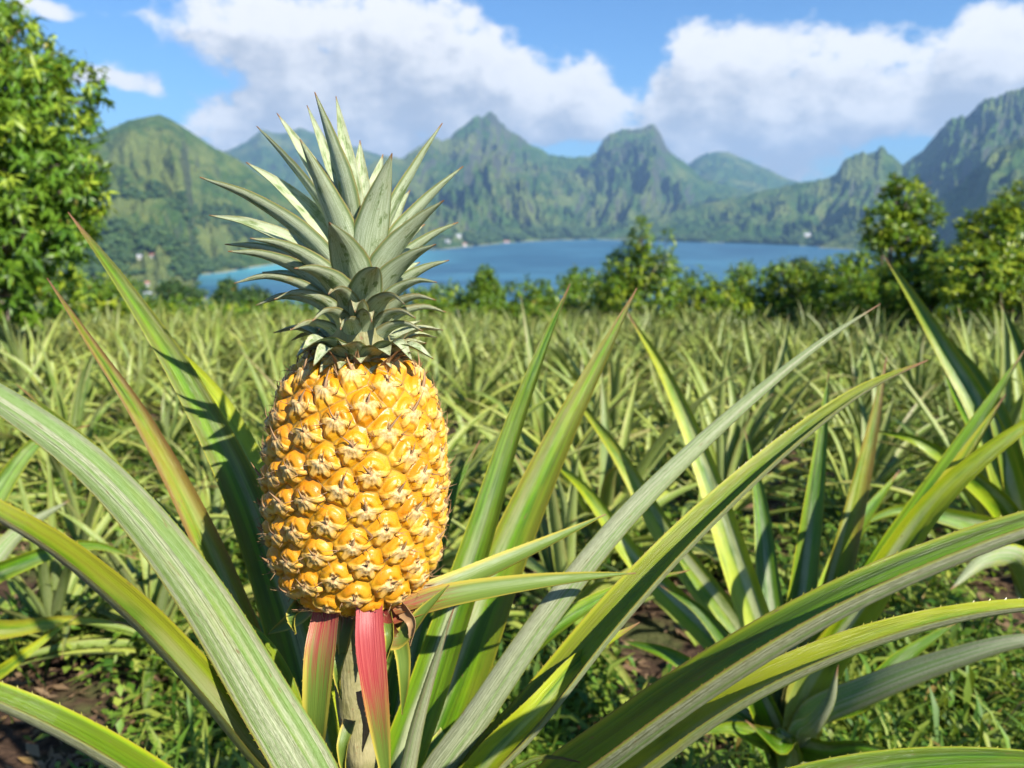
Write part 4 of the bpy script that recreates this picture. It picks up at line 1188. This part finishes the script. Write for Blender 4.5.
B2 = gpoint(790, 1.25)
explicit_plant('pineapple_plant', 'nearest neighbour plant with upright striped leaves under the right of the bay', B2, [
    ([(778, 690, 1.16), (745, 590, 1.18), (700, 455, 1.24), (664, 372, 1.29), (627, 312, 1.35)], .046, (1.1, .9, 1.1), (.1, .9, .2), 0.0),
    ([(790, 690, 1.15), (803, 590, 1.16), (818, 470, 1.18), (829, 370, 1.20)], .040, (1.1, .8, 1.0), (.2, .2, .1), 0.0),
    ([(798, 690, 1.14), (828, 600, 1.13), (860, 475, 1.14), (887, 356, 1.16)], .046, (1.1, 1.0, 1.1), (.3, .6, .7), 0.5),
    ([(800, 690, 1.13), (850, 610, 1.10), (930, 490, 1.08), (1026, 348, 1.08)], .042, (1.1, .8, 1.0), (.4, .2, .1), 0.2),
    ([(805, 690, 1.12), (870, 600, 1.06), (945, 485, 1.03), (1006, 394, 1.02)], .042, (1.1, .9, 1.0), (.5, 1.0, .3), 0.0),
    ([(805, 700, 1.10), (860, 610, 1.02), (935, 500, .96), (1025, 425, .93), (1090, 400, .93)], .046, (1.1, 1.0, 1.0), (.6, .75, .1), 0.2),
    ([(810, 720, 1.08), (870, 690, 1.0), (950, 660, .94), (1030, 640, .90), (1110, 650, .88)], .040, (1.1, 1.0, 1.0), (.7, .1, .1), 0.1),
    ([(775, 700, 1.18), (735, 630, 1.22), (668, 540, 1.3), (615, 450, 1.36), (570, 392, 1.44)], .046, (1.0, .8, 1.0), (.8, .85, .3), 0.0),
    ([(770, 700, 1.2), (715, 640, 1.26), (640, 565, 1.33), (585, 490, 1.4), (545, 455, 1.5)], .042, (1.0, .8, 1.0), (.9, .8, .1), 0.0),
    ([(765, 720, 1.17), (720, 690, 1.18), (670, 655, 1.2), (620, 640, 1.24)], .038, (1.0, .8, 1.0), (.15, .1, .1), 0.0),
    ([(770, 720, 1.14), (740, 660, 1.13), (700, 610, 1.14), (660, 585, 1.16)], .040, (1.0, .8, 1.0), (.25, .1, .1), -0.3),
    ([(785, 690, 1.2), (770, 600, 1.27), (760, 500, 1.36), (745, 430, 1.44)], .040, (1.0, .8, 1.0), (.35, .1, .1), 0.0),
    ([(795, 700, 1.2), (820, 620, 1.3), (850, 540, 1.42), (900, 470, 1.55)], .042, (1.0, .8, 1.0), (.45, .3, .1), 0.0),
    ([(800, 735, 1.06), (812, 725, 1.0), (830, 700, .97), (838, 665, .96)], .036, (1.1, 1.0, 1.0), (.55, .2, .1), 0.0),
    ([(775, 745, 1.14), (755, 735, 1.1), (728, 728, 1.08), (700, 735, 1.07)], .042, (1.1, 1.0, 1.0), (.95, .3, .1), 0.0),
    ([(770, 735, 1.18), (740, 722, 1.2), (705, 720, 1.22), (670, 732, 1.22)], .042, (1.1, 1.0, 1.0), (.05, .3, .1), 0.0),
    ([(800, 750, 1.1), (830, 752, 1.04), (860, 748, 1.0), (900, 755, .97)], .042, (1.1, 1.0, 1.0), (.85, .2, .1), 0.0),
    ([(785, 740, 1.08), (780, 745, 1.03), (765, 735, .99), (745, 720, .98)], .036, (1.1, 1.0, 1.0), (.65, .1, .1), 0.0),
    ([(815, 715, 1.12), (860, 700, 1.1), (900, 660, 1.1), (960, 620, 1.12)], .036, (1.1, 1.0, 1.0), (.75, .1, .1), 0.0),
], root=0.12)
B3 = gpoint(1030, 1.75)
explicit_plant('pineapple_plant', 'plant at the right edge with one tall leaf leaning up left', B3, [
    ([(1012, 500, 1.6), (985, 420, 1.62), (942, 345, 1.68), (912, 296, 1.74), (883, 254, 1.8)], .055, (1.1, .8, 1.0), (.1, .5, .2), 0.0),
    ([(1020, 500, 1.6), (1000, 420, 1.6), (975, 372, 1.65), (940, 330, 1.7)], .05, (1.1, .8, 1.0), (.2, .2, .2), 0.0),
    ([(1030, 500, 1.6), (1040, 420, 1.6), (1020, 350, 1.6), (1000, 300, 1.62)], .05, (1.1, .8, 1.0), (.3, .2, .1), 0.0),
    ([(1010, 520, 1.6), (960, 470, 1.55), (915, 440, 1.55), (870, 430, 1.6)], .05, (1.1, .8, 1.0), (.4, .6, .1), 0.0),
    ([(1010, 540, 1.55), (960, 520, 1.5), (900, 510, 1.5), (850, 530, 1.5)], .05, (1.1, .8, 1.0), (.5, .3, .1), 0.0),
    ([(1040, 520, 1.5), (1060, 450, 1.4), (1080, 400, 1.35)], .05, (1.1, .8, 1.0), (.6, .3, .1), 0.0),
    ([(1020, 560, 1.5), (985, 560, 1.4), (950, 590, 1.33)], .05, (1.1, .8, 1.0), (.7, .8, .1), 0.0),
    ([(1020, 500, 1.7), (990, 450, 1.8), (960, 400, 1.9), (945, 372, 2.0)], .05, (1.1, .8, 1.0), (.8, .1, .1), 0.0),
    ([(1040, 500, 1.7), (1030, 430, 1.8), (1028, 380, 1.95)], .05, (1.1, .8, 1.0), (.9, .1, .1), 0.0),
], root=0.15)
B4 = gpoint(-70, 1.30)
explicit_plant('pineapple_plant', 'plant cut by the left edge with yellowing low leaves', B4, [
    ([(-40, 640, 1.15), (20, 628, 1.12), (80, 620, 1.12), (130, 624, 1.13)], .036, (1.0, .6, .9), (.1, 1.0, .4), 0.0),
    ([(-40, 700, 1.1), (10, 665, 1.08), (50, 635, 1.1), (82, 612, 1.12)], .030, (1.0, .6, .9), (.2, 1.0, .2), 0.0),
    ([(-50, 580, 1.2), (0, 490, 1.25), (40, 440, 1.3), (90, 425, 1.4)], .045, (1.0, .8, .9), (.3, .2, .1), 0.0),
    ([(-60, 560, 1.25), (-30, 470, 1.3), (-10, 400, 1.35)], .045, (1.0, .8, .9), (.4, .2, .1), 0.0),
    ([(-40, 600, 1.15), (30, 560, 1.15), (90, 545, 1.2), (140, 560, 1.25)], .04, (1.0, .8, .9), (.5, .2, .1), 0.0),
    ([(-60, 560, 1.3), (-60, 470, 1.4), (-50, 390, 1.5)], .045, (1.0, .8, .9), (.6, .2, .1), 0.0),
    ([(-40, 620, 1.25), (10, 540, 1.35), (70, 500, 1.5)], .045, (1.0, .8, .9), (.7, .2, .1), 0.0),
], root=0.12)


# ------------------------------------------------------------------ the field
def rosette(seed, n=32, lmax=0.66, W=0.040, K=9, nx=4, upright=0.0, merged=True):
    r = np.random.default_rng(seed)
    bags = []
    bag = Bag()
    for i in range(n):
        u = i / (n - 1)
        az = i * 2.39996 + r.normal(0, 0.25)
        L = lmax * np.interp(u, [0, 0.45, 0.8, 1], [0.62, 0.95, 1.0, 0.55]) * r.uniform(0.8, 1.1)
        el = math.radians(np.interp(u, [0, 0.5, 1], [16, 48, 80]) + r.normal(0, 11) + upright * 10)
        bend = math.radians(np.interp(u, [0, 0.5, 1], [42, 62, 22]) * r.uniform(0.2, 1.5))
        az2 = r.normal(0, 0.35)
        p = np.array([math.cos(az) * 0.02, math.sin(az) * 0.02, 0.05 + 0.10 * u])
        C = [p.copy()]
        for k in range(K - 1):
            e = el - bend * ((k + 0.5) / (K - 1)) ** 1.6; a2 = az + az2 * (k / (K - 1)) ** 1.5
            p = p + L / (K - 1) * np.array([math.cos(a2) * math.cos(e), math.sin(a2) * math.cos(e), math.sin(e)])
            C.append(p.copy())
        C = np.array(C)
        N_ = np.array([-math.cos(az) * 0.8, -math.sin(az) * 0.8, 0.8])
        yel = np.clip(r.normal(0.32, 0.3) + (0.35 if u < 0.2 else 0), 0, 1)
        if not merged: bag = Bag()
        strap(bag, C, N_, W * r.uniform(0.8, 1.1), (1.1, 0.85, 1.1), 0.0016, nx, (r.random(), yel, max(0, r.normal(0.15, 0.2))), twist=r.normal(0, 0.25), seed=seed * 50 + i, spines=0)
        if not merged: bags.append(bag)
    return bag if merged else bags


NEAR_VAR = [[b.mesh('leaf', M_FIELD) for b in rosette(500 + k, 28, 0.58, 0.044, 14, 6, merged=False)] for k in range(4)]
FAR_VAR = [rosette(600 + k, 19 + k, 0.47 + 0.014 * k, 0.040, 8, 3, upright=(k % 4) * 0.3 - 0.5).mesh('pineapple_plant', M_FIELD) for k in range(9)]

spots = []
r = np.random.default_rng(42)
row = 0
yv = 1.15
rows = np.arange(1.1, 14.4, 0.55)
for ri, yv in enumerate(rows):
    half = yv * 0.80 + 1.0
    for xv in np.arange(-half, half, 0.44):
        x = xv + (ri % 2) * 0.22 + r.normal(0, 0.10); y = yv + r.normal(0, 0.14)
        if min(math.hypot(x - p[0], y - p[1]) for p in (HB, B2, B3, B4)) < 0.50: continue
        z = float(ground_z(np.array([x]), np.array([y]))[0])
        P = np.array([x, y, z]); d = P @ FW
        pxx = 512 + FPX * x / d
        if d < 1.45 and not (-220 < pxx < 60 and d > 1.5): continue
        if pxx < -140 or pxx > 1164: continue
        spots.append((d, x, y, z, pxx))
spots.sort()
GR = 'pineapple plants of the field'
SIDE = lambda px: ('left of the pineapple fruit' if px < 270 else 'straight behind the pineapple fruit' if px < 450 else 'in the middle under the bay' if px < 680 else 'right of the middle under the ridge' if px < 860 else 'at the right under the hedge')
rest = Bag()
near_n = 0
for i, (d, x, y, z, pxx) in enumerate(spots):
    rot = r.uniform(0, 6.28); sc = r.uniform(0.68, 1.28)
    if i < 26:
        zone = 'spiky pineapple plant in front field rows %s'
        o = thing('pineapple_plant', '', 'pineapple plant', (x, y, z), GR)
        o.rotation_euler = (r.normal(0, .06), r.normal(0, .06), rot); o.scale = (sc,) * 3
        for me in NEAR_VAR[i % 4]:
            link('leaf', me, o)
        o['label'] = zone % SIDE(pxx)
    elif i < 300:
        o = link('pineapple_plant', FAR_VAR[i % 9], loc=(x, y, z), rotz=rot, scale=sc)
        o.rotation_euler = (r.normal(0, .06), r.normal(0, .06), rot)
        zone = 'spiky pineapple plant in crowded middle rows %s' if d < 6.5 else 'small pale pineapple plant in far rows %s'
        tag(o, zone % SIDE(pxx), 'pineapple plant', GR)
    else:
        me = FAR_VAR[i % 9]
        n = len(me.vertices); co = np.zeros(n * 3, dtype=np.float32); me.vertices.foreach_get('co', co); co = co.reshape(-1, 3) * sc
        c, s_ = math.cos(rot), math.sin(rot)
        co = np.stack([co[:, 0] * c - co[:, 1] * s_ + x, co[:, 0] * s_ + co[:, 1] * c + y, co[:, 2] + z], -1)
        fi = np.zeros(len(me.loops), dtype=np.int32); me.loops.foreach_get('vertex_index', fi)
        va = np.zeros(n * 3, dtype=np.float32); me.attributes['var'].data.foreach_get('vector', va)
        uv = np.zeros(len(me.loops) * 2, dtype=np.float32); me.uv_layers[0].data.foreach_get('uv', uv)
        uvv = np.zeros((n, 2)); uvv[fi] = uv.reshape(-1, 2)
        rest.add(co, fi.reshape(-1, 4), uv=uvv, var=va.reshape(-1, 3))
print('spots', len(spots))
if rest.n:
    tag(link('pineapple_plants', rest.mesh('pineapple_plants', M_FIELD)), 'mass of distant pineapple plants at the far edge of the field', 'pineapple plants', GR, kind='stuff')


# ------------------------------------------------------------------ weeds and litter on the soil
def scatter(name, label, cat, mat, n, lo, hi, l0, l1, flat, seed, wfac=0.4, per=5, maxd=6.5, tall=0.05):
    r = np.random.default_rng(seed)
    d = lo + (maxd - lo) * r.random(n) ** 1.5
    a = r.uniform(-0.72, 0.72, n)
    x = d * np.tan(a); y = d * 0.98
    keep = fbm(x * 2.2 + 7, y * 2.2 + 3, 3) + r.normal(0, 0.06, n) > hi
    x, y = x[keep], y[keep]; z = ground_z(x, y)
    n = len(x)
    x = np.repeat(x, per) + r.normal(0, 0.02, n * per); y = np.repeat(y, per) + r.normal(0, 0.02, n * per); z = np.repeat(z, per)
    m = n * per
    az = r.uniform(0, 6.283, m); el = r.uniform(-0.1, 1.1, m) * flat
    along = np.stack([np.cos(az) * np.cos(el), np.sin(az) * np.cos(el), np.sin(el)], -1)
    wv = np.stack([-np.sin(az), np.cos(az), r.normal(0, 0.3, m)], -1)
    L = r.uniform(l0, l1, m); W = L * wfac * r.uniform(0.6, 1.3, m)
    base = np.stack([x, y, z + r.uniform(0.0, 1.0, m) ** 1.6 * tall * flat * smooth(0.8, 2.2, np.repeat(d[keep], per)) + r.uniform(0.0, 0.04, m) * flat + 0.006], -1)
    mid = base + along * (L * 0.5)[:, None]; tip = base + along * L[:, None] - np.array([0, 0, 0.25]) * (L * flat)[:, None]
    V = np.stack([base, mid + wv * (W / 2)[:, None], tip, mid - wv * (W / 2)[:, None], mid - [0, 0, 0.002]], 1).reshape(-1, 3)
    i = np.arange(m)[:, None] * 5
    T = np.concatenate([i + np.array([[0, 4, 1]]), i + np.array([[1, 4, 2]]), i + np.array([[0, 3, 4]]), i + np.array([[4, 3, 2]])])
    tone = np.repeat(np.clip(r.normal(0.42, 0.36, n), 0, 1), per)
    var = np.stack([np.clip(tone + r.normal(0, 0.15, m), 0, 1), np.clip(r.normal(0.15, 0.25, m), 0, 1), (r.random(m) < 0.03) * 1.0], -1)
    b = Bag(); b.add(V, T=T, var=np.repeat(var, 5, 0))
    tag(link(name, b.mesh(name, mat)), label, cat, kind='stuff')


scatter('weeds', 'small leafy weeds on the soil between the pineapple plants', 'weeds', M_WEED, 30000, 0.75, 0.44, 0.018, 0.046, 1.0, 1, 0.42, 7, 9.0, 0.14)
scatter('grass', 'thin grass blades on the soil between the plants', 'grass', M_WEED, 16000, 0.75, 0.52, 0.06, 0.2, 1.3, 2, 0.06, 6, 12.0)
scatter('leaf_litter', 'dry brown leaf litter on the soil', 'leaf litter', M_LITTER, 9000, 0.7, 0.3, 0.015, 0.06, 0.25, 3, 0.3, 4)

# ------------------------------------------------------------------ air
HAZE = True
if HAZE:
    x1, y0, y1, z0, z1 = 8600, -2000, 8600, SEA - 12, max(h[2][..., 2].max() for h in HEIGHTS.values()) + 20
    V = [(x, y, z) for z in (z0, z1) for x, y in ((-x1, y0), (x1, y0), (x1, y1), (-x1, y1))]
    Q = [(0, 3, 2, 1), (4, 5, 6, 7), (0, 1, 5, 4), (1, 2, 6, 5), (2, 3, 7, 6), (3, 0, 4, 7)]
    m, N = new_mat('haze')
    pv = N.n('ShaderNodeVolumePrincipled')
    pv.inputs['Color'].default_value = (0.36, 0.63, 1.0, 1); pv.inputs['Density'].default_value = 0.000092
    pv.inputs['Anisotropy'].default_value = 0.1
    out = N.n('ShaderNodeOutputMaterial'); N.set(out.inputs['Volume'], pv.outputs[0])
    tag(link('haze', mesh_np('haze', V, np.array(Q), m, smooth_faces=False)), 'thin blue sea air between the field and the far mountains', 'haze', kind='stuff')

# ------------------------------------------------------------------ light
sun_d = bpy.data.lights.new('sun', 'SUN'); sun_d.energy = 5.0; sun_d.angle = R_(0.53); sun_d.color = (1.0, 0.94, 0.84)
sun = bpy.data.objects.new('sun', sun_d); COL.objects.link(sun)
sun.rotation_euler = Vector(sdir).to_track_quat('Z', 'Y').to_euler()
sun.location = (20, -20, 40)

world = bpy.data.worlds.new('World'); scene.world = world; world.use_nodes = True
# cloud density as a node group of direction (azimuth, elevation)
BLOBS = [(330, 20, 100, 34, 1.0), (250, 40, 70, 30, .9), (430, 30, 60, 36, 1.0), (230, 118, 46, 24, .85), (300, 110, 60, 36, .95), (380, 96, 80, 44, 1.05), (340, 140, 110, 26, .8),
         (520, 86, 68, 36, 1.1), (455, 66, 50, 36, .9), (590, 96, 44, 30, 1.0), (470, 110, 60, 36, .9), (540, 132, 90, 20, .7),
         (700, 64, 44, 32, .9), (770, 66, 66, 46, 1.1), (842, 98, 52, 40, 1.0), (735, 118, 80, 28, 1.0), (800, 126, 80, 22, 1.0), (690, 112, 44, 36, .9), (500, 120, 60, 28, .9), (760, 138, 90, 22, .9),
         (870, 52, 24, 16, .7), (960, 58, 46, 30, 1.0), (1015, 52, 60, 36, .95), (940, 100, 44, 26, .8), (1000, 100, 60, 26, .8), (1120, 80, 90, 50, .9),
         (88, 72, 44, 16, .75), (130, 84, 24, 10, .6), (60, 4, 70, 9, .6), (225, 4, 50, 6, .5), (670, 134, 20, 10, .6), (800, 172, 34, 9, .65), (770, 158, 50, 8, .5),
         (-60, 100, 80, 34, .8), (1300, 60, 120, 60, .9), (-300, 60, 160, 60, .9), (250, 150, 60, 10, .5)]
ng = bpy.data.node_groups.new('cloud_field', 'ShaderNodeTree')
ng.interface.new_socket('Vector', in_out='INPUT', socket_type='NodeSocketVector')
ng.interface.new_socket('Value', in_out='OUTPUT', socket_type='NodeSocketFloat')
G = NT(ng)
gi = G.n('NodeGroupInput'); go = G.n('NodeGroupOutput')
vec = gi.outputs[0]
wv = G.vmath('SCALE', G.vmath('SUBTRACT', G.noise(G.vmath('MULTIPLY', vec, (1, 1.5, 1)), 9, 4, 0.6, out=1), (0.5, 0.5, 0.5)), None)
wv.node.inputs['Scale'].default_value = 0.075
pv_ = G.vmath('ADD', vec, wv)
tot = None
for (px_, py_, rx, ry, wt) in BLOBS:
    a_, e_ = azel(px_, py_)
    q = G.vmath('MULTIPLY', G.vmath('SUBTRACT', pv_, (a_, e_, 0)), (FPX / rx, FPX / ry, 0))
    l2 = G.vmath('DOT_PRODUCT', q, q, out=1)
    gss = G.math('MULTIPLY', G.math('POWER', 2.71828, G.math('MULTIPLY', l2, -1.05)), wt)
    tot = gss if tot is None else G.math('ADD', tot, gss)
tot = G.math('MULTIPLY', 1.25, G.math('SUBTRACT', 1.0, G.math('POWER', 2.71828, G.math('MULTIPLY', tot, -1.3))))
nz = G.noise(G.vmath('MULTIPLY', vec, (1, 1.35, 1)), 16, 8, 0.58)
val = G.math('ADD', tot, G.math('MULTIPLY', G.math('SUBTRACT', nz, 0.5), 1.55))
G.set(go.inputs[0], val)

W = NT(world.node_tree)
tcw = W.n('ShaderNodeTexCoord').outputs['Generated']
d3 = W.sep(tcw)
azn = W.math('ARCTAN2', d3[0], d3[1])
eln = W.math('ARCTAN2', d3[2], W.math('SQRT', W.math('ADD', W.math('MULTIPLY', d3[0], d3[0]), W.math('MULTIPLY', d3[1], d3[1]))))
ae = W.comb(azn, eln, 0.0)
g1 = W.n('ShaderNodeGroup', node_tree=ng); W.set(g1.inputs[0], ae)
g2 = W.n('ShaderNodeGroup', node_tree=ng); W.set(g2.inputs[0], W.vmath('ADD', ae, (0.020, 0.042, 0)))
dens = W.sstep(g1.outputs[0], 0.56, 0.93)
lit = W.math('ADD', 0.56, W.math('MULTIPLY', W.math('SUBTRACT', g1.outputs[0], g2.outputs[0]), 1.0), clamp=True)
thick = W.sstep(g1.outputs[0], 0.8, 1.5, 0.0, 0.30)
lit = W.math('SUBTRACT', lit, thick, clamp=True)
sky = W.n('ShaderNodeTexSky', sky_type='NISHITA'); sky.sun_disc = False
sky.sun_elevation = R_(SUN_EL)
sky.sun_rotation = math.atan2(sdir[0], sdir[1])
sky.altitude = 100; sky.air_density = 1.0; sky.dust_density = 0.6; sky.ozone_density = 1.6
cl = W.mix(W.sstep(lit, 0.15, 0.95), (3.5, 3.85, 4.5), (7.2, 7.15, 7.1))
up_only = W.sstep(d3[2], -0.02, 0.03)
c = W.mix(W.math('MULTIPLY', W.math('MULTIPLY', dens, 0.96), up_only), W.mix(1.0, sky.outputs[0], (0.50, 0.78, 1.08), 'MULTIPLY'), cl)
bg = W.n('ShaderNodeBackground'); W.set(bg.inputs[0], c); bg.inputs[1].default_value = 0.075
ow = W.n('ShaderNodeOutputWorld'); W.set(ow.inputs[0], bg.outputs[0])

vs = scene.view_settings
scene.display_settings.display_device = 'sRGB'
vs.view_transform = 'Standard'; vs.look = 'None'; vs.gamma = 1; vs.use_curve_mapping = False
vs.exposure = 1.05

cy = scene.cycles
scene.render.engine = 'CYCLES'
cy.use_denoising = True
try:
    cy.denoiser = 'OPENIMAGEDENOISE'; cy.denoising_input_passes = 'RGB_ALBEDO_NORMAL'
except Exception:
    pass
cy.use_adaptive_sampling = True; cy.adaptive_threshold = 0.015
cy.max_bounces = 6; cy.diffuse_bounces = 3; cy.glossy_bounces = 3; cy.transmission_bounces = 4; cy.transparent_max_bounces = 6; cy.volume_bounces = 0
cy.caustics_reflective = False; cy.caustics_refractive = False
cy.sample_clamp_indirect = 6
